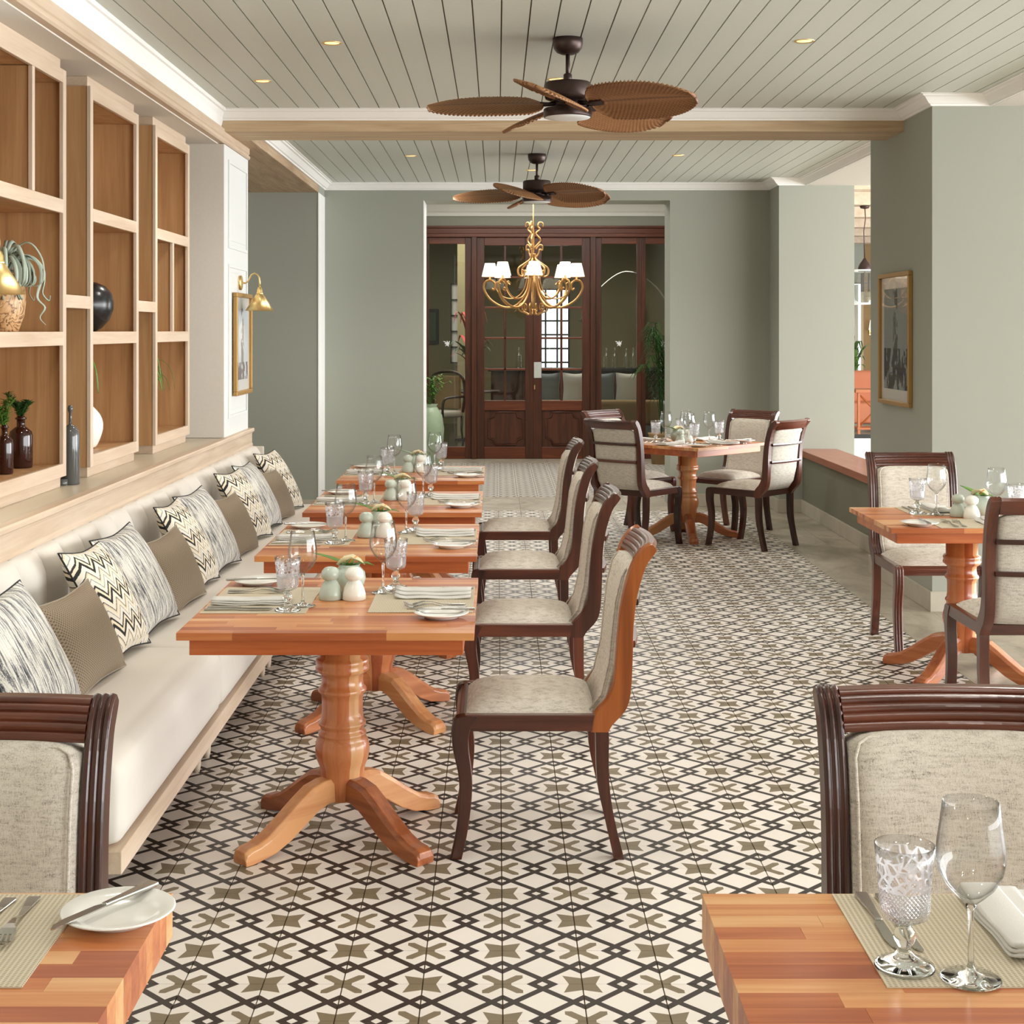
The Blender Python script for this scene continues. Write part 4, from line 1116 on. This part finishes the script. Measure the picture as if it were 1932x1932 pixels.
# ================================================================== CEILING FANS
def make_fan(th0):
    r = empty('ceiling_fan', cat='ceiling fan')      # origin at ceiling
    MB().lathe([(.0, -.075), (.03, -.075), (.052, -.066), (.066, -.048), (.071, -.025), (.071, 0), (0, 0)], 28).obj('canopy', 'bronze', r)
    MB().lathe([(.010, -.20), (.010, -.07)], 12).obj('downrod', 'bronze', r)
    MB().lathe([(.0, -.215), (.02, -.212), (.02, -.170), (.014, -.165), (.0, -.165)], 16).obj('coupling', 'bronze', r)
    MB().lathe([(.0, -.292), (.085, -.292), (.106, -.284), (.110, -.272), (.110, -.218), (.104, -.208), (.0, -.204)], 32).obj('motor_housing', 'bronze', r)
    MB().lathe([(.0, -.330), (.06, -.330), (.062, -.292), (.0, -.292)], 24).obj('hub', 'bronze', r)
    lk = MB().lathe([(.112, -.372), (.114, -.366), (.114, -.334), (.108, -.330), (.0, -.330)], 32).obj('light_housing', 'bronze', r)
    MB().lathe([(.0, -.380), (.06, -.3795), (.104, -.375), (.110, -.368), (.0, -.366)], 32).obj('light_diffuser', 'light_disc', lk)
    # palm-leaf blade mesh: local X along the radius
    NU, NV = 150, 22; vs = []; fs = []; vein = []
    for i in range(NU+1):
        t = i/NU; x = .115+.545*t
        w_ = .165*(max(0, 1-abs((t-.42)/.60)**2.3))**.62 if t > .0 else 0
        if t < .12: w_ = max(w_*(t/.12)**.35, .014)
        if t == 1: w_ = .004
        for j in range(NV+1):
            s_ = -1+2*j/NV
            ph = 2*PI*25*(t-.30*abs(s_)**.85*(1-.45*t))
            sh = math.sin(ph)*min(1, abs(s_)*3)*min(1, t*8); ridge = .0045*sh; vein.append(sh if abs(s_) > .03 else -1.0)
            edge = 1+.014*math.sin(ph)
            vs.append((x, s_*w_*edge, ridge-.02*t*t-.012*s_*s_))
    for i in range(NU):
        for j in range(NV):
            k = i*(NV+1)+j; fs.append((k, k+NV+1, k+NV+2, k+1))
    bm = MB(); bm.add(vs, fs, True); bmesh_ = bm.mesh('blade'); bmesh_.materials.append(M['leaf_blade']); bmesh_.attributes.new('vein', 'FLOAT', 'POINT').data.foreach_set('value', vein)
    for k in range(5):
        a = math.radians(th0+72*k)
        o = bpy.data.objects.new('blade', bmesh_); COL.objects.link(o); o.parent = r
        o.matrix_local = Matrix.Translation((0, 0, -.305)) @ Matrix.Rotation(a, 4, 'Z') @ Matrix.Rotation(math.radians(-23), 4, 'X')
        md = o.modifiers.new('solid', 'SOLIDIFY'); md.thickness = .006
        bk = MB(); bk.tube([(.055, 0, 0), (.09, 0, -.006), (.13, 0, -.006)], [.012, .010, .012], 8); bk.box(.115, .185, -.018, .018, -.016, -.005)
        o2 = bk.obj('blade_bracket', 'bronze', r); o2.matrix_local = Matrix.Translation((0, 0, -.305)) @ Matrix.Rotation(a, 4, 'Z') @ Matrix.Rotation(math.radians(-23), 4, 'X')
    return r
f1 = make_fan(-32); f1.location = (.332, 7.0, ZC); tag(f1, 'larger, nearer ceiling fan with brown palm-leaf blades', group='palm-leaf ceiling fans')
f2 = make_fan(-42); f2.location = (.31, 11.59, ZC); tag(f2, 'smaller, farther ceiling fan beyond the wooden cross beam', group='palm-leaf ceiling fans')

# ================================================================== DOWNLIGHTS
dl_ = empty('downlight', cat='downlight')
MB().lathe([(.036, .004), (.036, -.001), (.046, -.0035), (.048, -.001), (.048, .0)], 24, caps=False).obj('trim_ring', 'brass', dl_)
MB().lathe([(.0, -.0008), (.036, -.0008), (.036, .003), (.0, .003)], 24).obj('lens', 'bulb', dl_)
du = []
for x, y, lb in ((-.79, 7.11, 'left of the nearer fan'), (-1.293, 8.195, 'near the left cornice before the beam'), (1.458, 7.06, 'right of the nearer fan'), (.32, 8.14, 'right behind the nearer fan'),
                 (-.68, 11.7, 'left of the farther fan'), (1.42, 11.66, 'right of the farther fan'), (.295, 12.74, 'behind the farther fan')):
    use_first(dl_, du, loc=(x, y, ZC), rz=0, label='small round brass downlight '+lb, group='recessed downlights')
    warm_spot((x, y, ZC-.03), 48 if y < 10 else 70, 2.5, .10, (1.0, 0.95, 0.88))

for i, (x, y) in enumerate(((-1.29, 5.0), (.3, 4.6), (1.9, 5.0), (-.79, 2.6), (1.46, 2.6), (-.4, .2), (1.6, .2), (.6, -2.4), (-1.0, -2.6), (2.1, -2.6))):  # unseen downlights added to fill light into the foreground
    use_first(dl_, du, loc=(x, y, ZC), rz=0, label='small round brass downlight added out of view as foreground fill', group='added fill downlights out of view')
    warm_spot((x, y, ZC-.03), 40, 2.5, .10, (1.0, 0.95, 0.88))

# ================================================================== SCONCES AND PICTURES
sco = empty('wall_lamp', cat='wall lamp')      # origin at the wall plate, arm towards +X
MB().lathe([(.0, 0), (.046, 0), (.048, .004), (.048, .018), (.044, .022), (.0, .022)], 28).obj('wall_plate', 'brass', sco).rotation_euler = (0, PI/2, 0)
MB().tube([(.02, 0, 0), (.045, 0, -.002), (.062, 0, .008), (.072, 0, .03), (.085, 0, .052), (.105, 0, .062), (.125, 0, .054), (.136, 0, .034), (.139, 0, .008), (.139, 0, -.03)], .0055, 10).obj('arm', 'brass', sco)
MB().lathe([(.0, -.028), (.012, -.030), (.014, -.040), (.018, -.046), (.018, -.060), (.021, -.066), (.024, -.078), (.0, -.078)], 20, (.139, 0, 0)).obj('lamp_holder', 'brass', sco)
MB().lathe([(.024, -.076), (.094, -.184), (.0925, -.184), (.022, -.078)], 40, (.139, 0, 0), caps=False).obj('lamp_shade', 'brass', sco)
MB().lathe([(.0, -.150), (.018, -.145), (.024, -.125), (.016, -.10), (.0, -.098)], 16, (.139, 0, 0)).obj('light_bulb', 'shade_lit', sco)
su = []
use_first(sco, su, loc=(-1.70, 9.78, 1.952), rz=0, label='brass cone wall lamp above the picture on the white pier', group='brass wall lamps')
use_first(sco, su, loc=(-1.925, 5.33, 1.952), rz=0, label='brass cone wall lamp cut by the left edge of the photo', group='brass wall lamps')
for p_ in ((-1.56, 9.78, 1.80), (-1.786, 5.33, 1.80)):
    warm_spot(p_, 6, 2.0, .02)

def picture(loc, w_, h, face, artm, label):
    """flat in YZ plane, front towards face (+1/-1 in X)"""
    o = empty('framed_picture', loc, label=label, cat='picture')
    def bx(x0, x1, *a): 
        return B(min(x0*face, x1*face), max(x0*face, x1*face), *a)
    t = .028
    for (a, b, c, d) in ((-w_/2, w_/2, h/2-t, h/2), (-w_/2, w_/2, -h/2, -h/2+t), (-w_/2, -w_/2+t, -h/2+t, h/2-t), (w_/2-t, w_/2, -h/2+t, h/2-t)):
        bx(.001, .028, a, b, c, d).obj('frame_bar', 'goldframe', o, .004)
    bx(.002, .008, -w_/2+t, w_/2-t, -h/2+t, h/2-t).obj('mount', 'porcelain', o)
    bx(.008, .010, -w_/2+.095, w_/2-.095, -h/2+.10, h/2-.10).obj('print', artm, o)
    bx(.0170, .0180, -w_/2+t, w_/2-t, -h/2+t, h/2-t).obj('glazing', 'picglass', o)
    return o
picture((-1.689, 9.81, 1.55), .60, .665, 1, 'art_left', 'gilt-framed botanical print on the white panelled pier')
picture((2.535, 9.438, 1.585), .73, .84, -1, 'art_right', 'gilt-framed dark landscape print on the grey right pier')

# ================================================================== CHANDELIER
ch = empty('chandelier', (.40, 16.5, 3.36), label='gilt scroll chandelier with small cream shades in the doorway', cat='chandelier')
def CZ(cy): return 3.189-.001582*cy-3.36
MB().lathe([(.0, CZ(860)), (.012, CZ(855)), (.018, CZ(830)), (.010, CZ(800)), (.014, CZ(600)), (.022, CZ(520)), (.012, CZ(480)), (.014, CZ(300)), (.006, CZ(240)), (.006, 0), (.0, 0)], 16).obj('stem', 'goldchand', ch)
MB().lathe([(.0, -.04), (.05, -.03), (.065, 0), (0, 0)], 20).obj('ceiling_rose', 'goldchand', ch)
def pol(pts, a): return [(r*math.cos(a), r*math.sin(a), z) for r, z in pts]
arm = curve([(.02, CZ(560)), (.05, CZ(660)), (.10, CZ(745)), (.20, CZ(808)), (.33, CZ(815)), (.47, CZ(765)), (.545, CZ(690)), (.53, CZ(640)), (.475, CZ(628)), (.425, CZ(650)), (.43, CZ(692)), (.46, CZ(685))], 5)
arm2 = curve([(.06, CZ(580)), (.10, CZ(690)), (.20, CZ(752)), (.33, CZ(745)), (.42, CZ(680)), (.40, CZ(640)), (.36, CZ(655))], 5)
sm = curve([(.02, CZ(440)), (.035, CZ(480)), (.11, CZ(515)), (.17, CZ(545)), (.165, CZ(590)), (.12, CZ(600)), (.10, CZ(570)), (.13, CZ(555))], 5)
sm2 = curve([(.03, CZ(410)), (.07, CZ(380)), (.105, CZ(385)), (.105, CZ(415)), (.075, CZ(410)), (.06, CZ(440)), (.03, CZ(470)), (.02, CZ(500))], 4)
topc = curve([(.115, CZ(250)), (.105, CZ(225)), (.07, CZ(222)), (.055, CZ(250)), (.08, CZ(270)), (.03, CZ(300)), (.085, CZ(345)), (.02, CZ(395)), (.01, CZ(400))], 4)
botc = curve([(.02, CZ(830)), (.05, CZ(868)), (.10, CZ(855)), (.155, CZ(840)), (.165, CZ(810)), (.13, CZ(790)), (.10, CZ(805)), (.105, CZ(835)), (.13, CZ(830))], 4)
for k in range(8):
    a = k*PI/4
    am = MB().tube(pol(arm, a), .013, 8).obj('arm', 'goldchand', ch)
    MB().tube(pol(arm2, a), .008, 6).obj('scroll', 'goldchand', am)
    cx_, cy_ = .48*math.cos(a), .48*math.sin(a)
    MB().lathe([(.0, CZ(632)), (.022, CZ(628)), (.024, CZ(622)), (.010, CZ(618)), (.010, CZ(585)), (.0, CZ(585))], 14, (cx_, cy_, 0)).obj('candle_cup', 'goldchand', am)
    MB().lathe([(.092, CZ(602)), (.056, CZ(508)), (.0545, CZ(508)), (.0905, CZ(602))], 28, (cx_, cy_, 0), caps=False).obj('lamp_shade', 'shade_lit', ch)
for k in range(6):
    a = k*PI/3+.25
    for nm, cv, rr in (('scroll', sm, .011), ('scroll', sm2, .009), ('scroll', topc, .010), ('scroll', botc, .009)):
        if nm and k % 2 and cv in (topc, sm2): continue
        MB().tube(pol(cv, a), rr, 7).obj(nm, 'goldchand', ch)

# ================================================================== SHELF DECOR
def pot_plant(loc):
    o = empty('wooden_pot', loc, label='swirled wooden pot with a curly silver-green air plant', cat='plant')
    MB().lathe([(.0, 0), (.055, 0), (.062, .006), (.085, .07), (.092, .13), (.086, .19), (.070, .232), (.062, .232), (.0, .215)], 32).obj('pot', 'burl', o)
    rnd = random.Random(3)
    for k in range(30):
        a = rnd.uniform(0, 2*PI) if k > 11 else rnd.uniform(-1.4, 1.7)
        c_, s_ = math.cos(a), math.sin(a); R = rnd.uniform(.06, .165)*(.6 if c_ < -.3 else 1); H = rnd.uniform(.02, .14)
        tail = rnd.choice([0, 0, 0, 1, 1, 2])
        raw = [(0, 0, .215), (c_*R*.3, s_*R*.3, .23+H*.8), (c_*R*.7, s_*R*.7, .235+H), (c_*R*1.02, s_*R*1.02, .22+H*.6), (c_*R*1.05, s_*R*1.05, .20+H*.1)]
        raw += [[(c_*R*.85, s_*R*.85, .185), (c_*R*.7, s_*R*.7, .20)], [(c_*R*1.0, s_*R*1.0, .16), (c_*R*1.15, s_*R*1.15, .13), (c_*R*1.2, s_*R*1.2, .15)],
                [(c_*R*.95, s_*R*1.05, .14), (c_*R*1.15, s_*R*1.1, .10), (c_*R*1.0, s_*R*1.2, .06), (c_*R*1.15, s_*R*1.25, .03)]][tail]
        pts = curve(raw, 5)
        mb = MB(); mb.leaf(pts, rnd.uniform(.006, .015), side=(-s_, c_, rnd.uniform(-.5, .6)), fold=.5)
        mb.obj('leaf', 'airplant', o, solid=.0015)
    return o
pot_plant((-1.985, 5.97, 1.630))
def bottle(loc, r, h, neck, mat, label, sprig=None):
    o = empty('bottle', loc, label=label, cat='bottle')
    MB().lathe([(.0, 0), (r*.94, 0), (r, .006), (r, h*.62), (r*.92, h*.70), (r*.6, h*.76), (neck, h*.80), (neck, h*.93), (neck*1.35, h*.935), (neck*1.35, h*.97), (neck, h*.975), (neck, h), (neck*.8, h), (neck*.8, h*.9), (0, h*.88)], 28).obj('bottle_body', mat, o)
    if sprig:
        rnd = random.Random(int(r*1e4))
        for k in range(9):
            a = rnd.uniform(0, 2*PI); R = rnd.uniform(.02, .06); H = rnd.uniform(.03, .10)
            c_, s_ = math.cos(a), math.sin(a)
            st = curve([(0, 0, h*.9), (c_*R*.4, s_*R*.4, h+H*.5), (c_*R, s_*R, h+H)], 7)
            mb = MB(); mb.tube(st, .0012, 4)
            for q in st[3:]:
                for s2 in range(4):
                    b = rnd.uniform(0, 2*PI); l = rnd.uniform(.014, .024)
                    mb.leaf([q, (q[0]+math.cos(b)*l*.6, q[1]+math.sin(b)*l*.6, q[2]+l*.5), (q[0]+math.cos(b)*l, q[1]+math.sin(b)*l, q[2]+l*.6)], .003)
            mb.obj('sprig', sprig, o)
    return o
bottle((-1.985, 6.20, 1.067), .048, .215, .017, 'amber', 'larger dark amber bottle with a leafy sprig on the lowest shelf', 'leaf_dark')
bottle((-1.962, 5.925, 1.067), .034, .195, .012, 'amber', 'slim dark amber bottle at the left photo edge', 'leaf')
gb = empty('glass_bottle', (-1.859, 6.48, .9685), label='tall smoked grey domed glass bottle standing on the ledge', cat='bottle')
MB().lathe([(.0, 0), (.039, 0), (.040, .004), (.040, .205), (.038, .224), (.031, .242), (.018, .255), (.007, .261), (.006, .31), (.010, .318), (.012, .33), (.009, .342), (.0, .345)], 28).obj('bottle_body', 'greyglass', gb)
MB().lathe([(.0, 0), (.03, 0), (.031, .003), (.031, .026), (.0, .028)], 20, (-.03, -.035, 0)).obj('stopper_foot', 'greyglass', gb)
bl = empty('ball_vase', (-2.005, 7.28, 1.630), label='black satin ball vase on the middle shelving unit', cat='vase')
MB().lathe([(.0, 0), (.035, 0), (.07, .02), (.105, .06), (.124, .11), (.126, .145), (.115, .19), (.085, .225), (.045, .243), (.018, .247), (.0, .247)], 36).obj('vase_body', 'black_ceramic', bl)
def vase_sprout(loc, r, h, label, slim=False, n=5, reach=.12):
    o = empty('white_vase', loc, label=label, cat='vase')
    prof = [(.0, 0), (r*.5, 0), (r*.75, h*.08), (r, h*.38), (r*.9, h*.62), (r*.5, h*.82), (r*.22, h*.93), (r*.22, h), (0, h)] if not slim else [(.0, 0), (r, 0), (r*1.05, h*.3), (r, h*.8), (r*.4, h*.95), (r*.4, h), (0, h)]
    if not slim: prof = curve([(a_, b_, 0) for a_, b_ in prof], 4); prof = [(max(0, p_[0]), p_[1]) for p_ in prof]
    MB().lathe(prof, 36).obj('vase_body', 'white_ceramic', o)
    rnd = random.Random(int(h*1000)+n)
    for k in range(n):
        a = rnd.uniform(-.9, .9); R = rnd.uniform(.6, 1)*reach; c_, s_ = math.cos(a), math.sin(a); H = rnd.uniform(.08, .22)
        mb = MB(); mb.leaf(curve([(0, 0, h*.95), (c_*R*.4, s_*R*.4, h+H), (c_*R*.9, s_*R*.9, h+H*.8), (c_*R*1.1, s_*R*1.1, h+H*.1)], 5), .005)
        mb.obj('leaf', 'leaf', o, solid=.001)
    return o
vase_sprout((-2.015, 7.22, 1.067), .10, .25, 'round white vase with a green blade on the middle shelving unit', n=4, reach=.11)
vase_sprout((-1.995, 8.44, 1.067), .035, .22, 'slim white vase with arching green leaves, bottom of the farthest unit', True, 12, .15)
vase_sprout((-2.03, 8.25, 1.630), .035, .10, 'small white vase with yellow-green blades, middle of the farthest unit', True, 4, .12)

# ================================================================== FOYER OBJECTS
gv = empty('floor_vase', (-.80, 17.6, 0), label='pale green glazed floor vase with leafy branches left of the doors', cat='vase')
MB().lathe([(.0, 0), (.10, 0), (.12, .01), (.16, .25), (.175, .48), (.15, .64), (.10, .72), (.085, .75), (.10, .77), (.085, .77), (.07, .74), (.0, .70)], 32).obj('vase_body', 'green_glaze', gv)
rnd = random.Random(5)
for k in range(14):
    a = rnd.uniform(0, 2*PI); R = rnd.uniform(.06, .22); H = rnd.uniform(.1, .38); c_, s_ = math.cos(a), math.sin(a)
    mb = MB(); st = curve([(0, 0, .74), (c_*R*.5, s_*R*.5, .78+H*.7), (c_*R, s_*R, .78+H)], 5); mb.tube(st, .003, 4)
    for q in st[3:]:
        b = rnd.uniform(0, 2*PI); mb.leaf([q, (q[0]+math.cos(b)*.03, q[1]+math.sin(b)*.03, q[2]+.01), (q[0]+math.cos(b)*.07, q[1]+math.sin(b)*.07, q[2]-.02)], .018)
    mb.obj('branch', 'leaf', gv)
pl_ = empty('potted_palm', (2.02, 18.3, 0), label='green potted palm at the right end of the door screen', cat='plant')
MB().lathe([(.0, 0), (.12, 0), (.16, .36), (.17, .38), (.15, .38), (.0, .34)], 24).obj('pot', 'tan', pl_)
for k in range(16):
    a = rnd.uniform(0, 2*PI); R = rnd.uniform(.12, .40); H = rnd.uniform(.7, 1.35); c_, s_ = math.cos(a), math.sin(a)
    if c_ > 0: R *= .5
    if s_ > 0: R *= .7
    st = curve([(0, 0, .36), (c_*R*.25, s_*R*.25, .4+H*.6), (c_*R*.7, s_*R*.7, .4+H), (c_*R*1.1, s_*R*1.1, .4+H*.88)], 6); mb = MB(); mb.tube(st, .004, 4)
    for q in st[5:]:
        for sgn in (-1, 1):
            dx, dy = -s_*sgn*.7+c_*.5, c_*sgn*.7+s_*.5
            mb.leaf([q, (q[0]+dx*.08, q[1]+dy*.08, q[2]+.01), (q[0]+dx*.17, q[1]+dy*.17, q[2]-.07)], .009)
    mb.obj('frond', 'leaf_dark', pl_)

# ================================================================== LOUNGE OBJECTS
ac = empty('armchair', (-.86, 21.6, 0), 2.5, label='dark wood armchair with pale seat behind the left sidelight', cat='armchair')
rbox(-.27, .27, -.26, .26, .38, .48, .04).obj('seat_cushion', 'linen', ac)
MB().tube(curve([(-.27, -.24, .45), (-.30, -.25, .75), (-.26, -.22, .98), (0, -.24, 1.04), (.26, -.22, .98), (.30, -.25, .75), (.27, -.24, .45)], 5), .022, 8).obj('back_frame', 'darkwood', ac)
rbox(-.24, .24, -.25, -.20, .5, .98, .02).obj('back_cushion', 'tan', ac)
for s_ in (-1, 1):
    MB().tube(curve([(s_*.28, -.24, .68), (s_*.31, .0, .68), (s_*.29, .22, .64), (s_*.28, .24, .40)], 4), .018, 8).obj('arm_rest', 'darkwood', ac)
    for yy in (-.24, .24): MB().tube([(s_*.26, yy, .40), (s_*.25, yy*.98, .2), (s_*.26, yy*1.08, 0)], [.022, .018, .014], 8).obj('leg', 'darkwood', ac)
sf = empty('sofa', (1.35, 21.4, 0), label='blue-grey sofa seen through the right-hand door panes', cat='sofa')
rbox(-1.0, 1.0, -.4, .4, .12, .44, .06).obj('seat', 'greyfab', sf); rbox(-1.0, 1.0, -.45, -.28, .3, .66, .07).obj('back', 'tan', sf)
for s_ in (-1, 1): rbox(s_*1.04-.08, s_*1.04+.08, -.42, .4, .12, .62, .05).obj('arm_rest', 'greyfab', sf)
for s_ in (-.85, .85):
    for yy in (-.32, .32): MB().lathe([(.02, 0), (.025, .13)], 10, (s_, yy, 0)).obj('leg', 'darkwood', sf)
for x, nm, mt in ((.72, 'grey', 'greyfab'), (1.12, 'cream', 'curtain'), (1.50, 'grey', 'greyfab'), (1.88, 'cream', 'curtain')):
    o = pillow(.375, .50, .16, mt, name='cushion'); o.rotation_euler = (0, -.25, PI/2); o.location = (x, 21.13+.19, .80)
    tag(o, '%s square cushion on the lounge sofa, %s' % (nm, {.72: 'left end', 1.12: 'left of centre', 1.5: 'right of centre', 1.88: 'right end'}[x]), 'cushion', 'lounge cushions')
bar = empty('bar_counter', (1.4, 24.3, 0), label='dark bar counter across the lounge behind the sofa', cat='counter')
B(-1.5, 1.5, -.25, .25, 0, .98).obj('counter_body', 'darkwood', bar, .01); B(-1.55, 1.55, -.30, .30, .98, 1.03).obj('counter_top', 'black', bar, .005)
bp = lathe_obj('liquor_bottle', [(.0, 0), (.04, 0), (.042, .01), (.042, .18), (.03, .22), (.014, .24), (.014, .31), (.017, .312), (.017, .33), (0, .33)], 'lantern_glass', 16)
bu = []
for k, x in enumerate((.35, .55, .85, 1.62, 1.78, 1.92, 2.10, 2.22)):
    o = use_first(bp, bu, loc=(x, 24.2+.05*(k % 2), 1.031), rz=0, label='clear glass bottle on the lounge bar, %s from the left' % ('first', 'second', 'third', 'fourth', 'fifth', 'sixth', 'seventh', 'eighth')[k], group='bottles on the lounge bar'); o['category'] = 'bottle'
fl = empty('flower_arrangement', (-.38, 22.2, 0), label='tall red and green flower arrangement on a round table in the lounge', cat='flowers')
MB().lathe([(.0, 0), (.25, 0), (.25, .02), (.04, .05), (.04, .70), (.42, .72), (.42, .75), (.0, .75)], 28).obj('table_base', 'darkwood', fl)
MB().lathe([(.0, .75), (.08, .75), (.12, .9), (.09, 1.05), (0, 1.05)], 20).obj('vase_body', 'white_ceramic', fl)
for k in range(26):
    a = rnd.uniform(0, 2*PI); R = rnd.uniform(.05, .4); H = rnd.uniform(.2, .95); c_, s_ = math.cos(a), math.sin(a)
    mb = MB(); mb.leaf(curve([(0, 0, 1.0), (c_*R*.4, s_*R*.4, 1+H*.7), (c_*R, s_*R, 1+H), (c_*R*1.3, s_*R*1.3, 1+H*.8)], 4), .03)
    mb.obj('leaf' if k % 3 else 'blossom', 'leaf_dark' if k % 3 else 'red', fl)
al = empty('arc_floor_lamp', (2.2, 23.0, 0), label='arc floor lamp behind the right sidelight', cat='floor lamp')
MB().tube(curve([(.6, 0, .03), (.62, 0, 1.2), (.35, 0, 2.2), (-.2, 0, 2.55), (-.7, 0, 2.2), (-.85, 0, 1.85)], 8), .012, 8).obj('arm', 'steel', al)
MB().lathe([(0, 0), (.18, 0), (.18, .03), (0, .03)], 20, (.6, 0, 0)).obj('base', 'steel', al)
MB().lathe([(.03, .06), (.10, -.04), (.098, -.04), (.028, .06)], 20, (-.85, 0, 1.82), caps=False).obj('lamp_shade', 'steel', al)
o = empty('framed_picture', (-1.20, 26.195, 1.71), label='black-framed green picture seen through the left sidelight', cat='picture')
B(-.17, .17, -.02, .02, -.31, .31).obj('frame', 'black', o, .004); B(-.12, .12, -.026, -.021, -.25, .25).obj('print', 'leaf_dark', o)
struct(B(-1.6, -.62, 26.22, 26.9, 0, 3.25), 'wall_lounge_back_pier', 'loungewall')
for i, x in enumerate((1.75, 2.62)):
    o = empty('wall_lamp', (x, 26.88, 1.65), label='%s slim black and white tubular wall lamp in the lounge' % ('left-hand' if i == 0 else 'right-hand'), cat='wall lamp', group='lounge wall lamps')
    B(-.05, .05, -.06, 0, -.42, .42).obj('back_plate', 'black', o)
    MB().lathe([(.0, -.62), (.045, -.62), (.045, -.46), (0, -.46)], 14, (0, -.09, 0)).obj('light_tube', 'shade_lit', o); MB().lathe([(.0, .46), (.045, .46), (.045, .62), (0, .62)], 14, (0, -.09, 0)).obj('light_tube', 'shade_lit', o)
    MB().lathe([(0, -.46), (.028, -.46), (.028, .46), (0, .46)], 12, (0, -.09, 0)).obj('tube_holder', 'steel', o)

# ================================================================== VERANDA OBJECTS seen in the slit between the piers
ln = empty('lantern_pendant', (4.36, 17.65, 3.12), label='large glass drum lantern hanging in the veranda beyond the piers', cat='pendant lamp')
MB().tube([(0, 0, 0), (.01, 0, -.15), (-.01, 0, -.3), (.0, 0, -.63)], .006, 6).obj('chain', 'bronze', ln)
MB().lathe([(0, -.04), (.05, -.03), (.06, 0), (0, 0)], 16).obj('canopy', 'bronze', ln)
MB().lathe([(.0, -.78), (.075, -.78), (.08, -.74), (.06, -.69), (.03, -.65), (.012, -.62), (0, -.62)], 20).obj('lamp_cap', 'bronze', ln)
MB().lathe([(.20, -1.16), (.20, -.77), (.197, -.77), (.197, -1.16)], 32, caps=False).obj('glass_drum', 'lantern_glass', ln)
for z in (-1.17, -.78): MB().lathe([(.19, z), (.206, z), (.206, z+.018), (.19, z+.018), (.19, z)], 32, caps=False).obj('hoop', 'white', ln)
for k in range(3):
    a = k*2*PI/3; MB().tube([(0, 0, -.74), (.0, 0, -.80)], .005, 6).obj('rod', 'bronze', ln) if k == 0 else None
    MB().lathe([(.0, -1.02), (.012, -1.02), (.012, -.80), (0, -.80)], 10, (.05*math.cos(a), .05*math.sin(a), 0)).obj('candle', 'bronze', ln)
cu_ = empty('curtain', (6.33, 26.3, 0), label='white curtain beside the veranda window', cat='curtain')
secs = []
for k in range(41):
    x = -.55+1.1*k/40*.55; y = .035*math.sin(k*1.25); secs.append([(x, y, .02), (x, y, 2.45), (x, y+.012, 2.45), (x, y+.012, .02)])
MB().sweep(secs, True).obj('drape', 'curtain', cu_); MB().tube([(-1.3, .02, 2.48), (.5, .02, 2.48)], .015, 8).obj('curtain_rod', 'bronze', cu_)
vs_ = empty('sofa', (5.95, 24.3, 0), label='coral upholstered sofa in the sunny veranda', cat='sofa')
rbox(-.9, .9, -.4, .4, .14, .48, .06).obj('seat', 'orange_fab', vs_); rbox(-.9, .9, .22, .42, .4, .98, .08).obj('back', 'orange_fab', vs_)
for s_ in (-.8, .8):
    for yy in (-.32, .32): MB().lathe([(.018, 0), (.024, .15)], 10, (s_, yy, 0)).obj('leg', 'orange_wood', vs_)
xt = empty('side_table', (5.66, 22.7, 0), label='orange wooden console with X-shaped side bracing in the veranda', cat='table')
B(-.25, .35, -.25, .25, .70, .75).obj('tabletop', 'orange_wood', xt, .004); B(-.22, .32, -.22, .22, .14, .17).obj('lower_shelf', 'orange_wood', xt, .004)
for x in (-.21, .28):
    for y in (-.21, .17): B(x, x+.04, y, y+.04, 0, .70).obj('leg', 'orange_wood', xt, .003)
MB().tube([(-.19, -.19, .18), (.30, -.19, .68)], .014, 6).obj('brace', 'orange_wood', xt); MB().tube([(.30, -.19, .18), (-.19, -.19, .68)], .014, 6).obj('brace', 'orange_wood', xt)
vp = empty('potted_plant', (6.12, 25.7, 0), label='leafy green plant in front of the veranda window', cat='plant')
MB().lathe([(0, 0), (.14, 0), (.18, .8), (.2, .82), (0, .78)], 20).obj('pot', 'white_ceramic', vp)
for k in range(30):
    a = rnd.uniform(0, 2*PI); R = rnd.uniform(.1, .5); H = rnd.uniform(.2, .7); c_, s_ = math.cos(a), math.sin(a)
    mb = MB(); mb.leaf(curve([(0, 0, .8), (c_*R*.5, s_*R*.5, .85+H*.8), (c_*R, s_*R, .85+H), (c_*R*1.3, s_*R*1.3, .85+H*.75)], 4), .035); mb.obj('leaf', 'leaf', vp)
vl = empty('wall_lamp', (6.68, 26.59, 1.74), label='small cream-shaded wall lamp on the tan veranda wall', cat='wall lamp')
MB().lathe([(.07, -.09), (.045, .09), (.043, .09), (.068, -.09)], 20, (0, -.13, 0), caps=False).obj('lamp_shade', 'shade_lit', vl); MB().tube([(0, 0, -.12), (0, -.08, -.16), (0, -.13, -.12), (0, -.13, 0)], .008, 6).obj('arm', 'brass', vl)
B(-.03, .03, -.012, .009, -.18, -.06).obj('back_plate', 'brass', vl)
bb = empty('menu_board', (3.55, 14.9, 0), label='black-framed white board standing behind the low wall', cat='board')
B(-.25, .25, -.012, .012, .10, .56).obj('board', 'white', bb)
for a_ in ((-.27, -.23, 0, .60), (.23, .27, 0, .60)): B(a_[0], a_[1], -.02, .02, a_[2], a_[3]).obj('frame_bar', 'black', bb, .003)
B(-.27, .27, -.02, .02, .56, .60).obj('frame_bar', 'black', bb, .003)

# rename the tableware protos that were single meshes (labels already set)
for o in list(sc.objects):
    if o.parent is None and o.type in ('MESH', 'EMPTY') and 'kind' not in o and 'label' not in o:
        print('UNLABELLED', o.name)
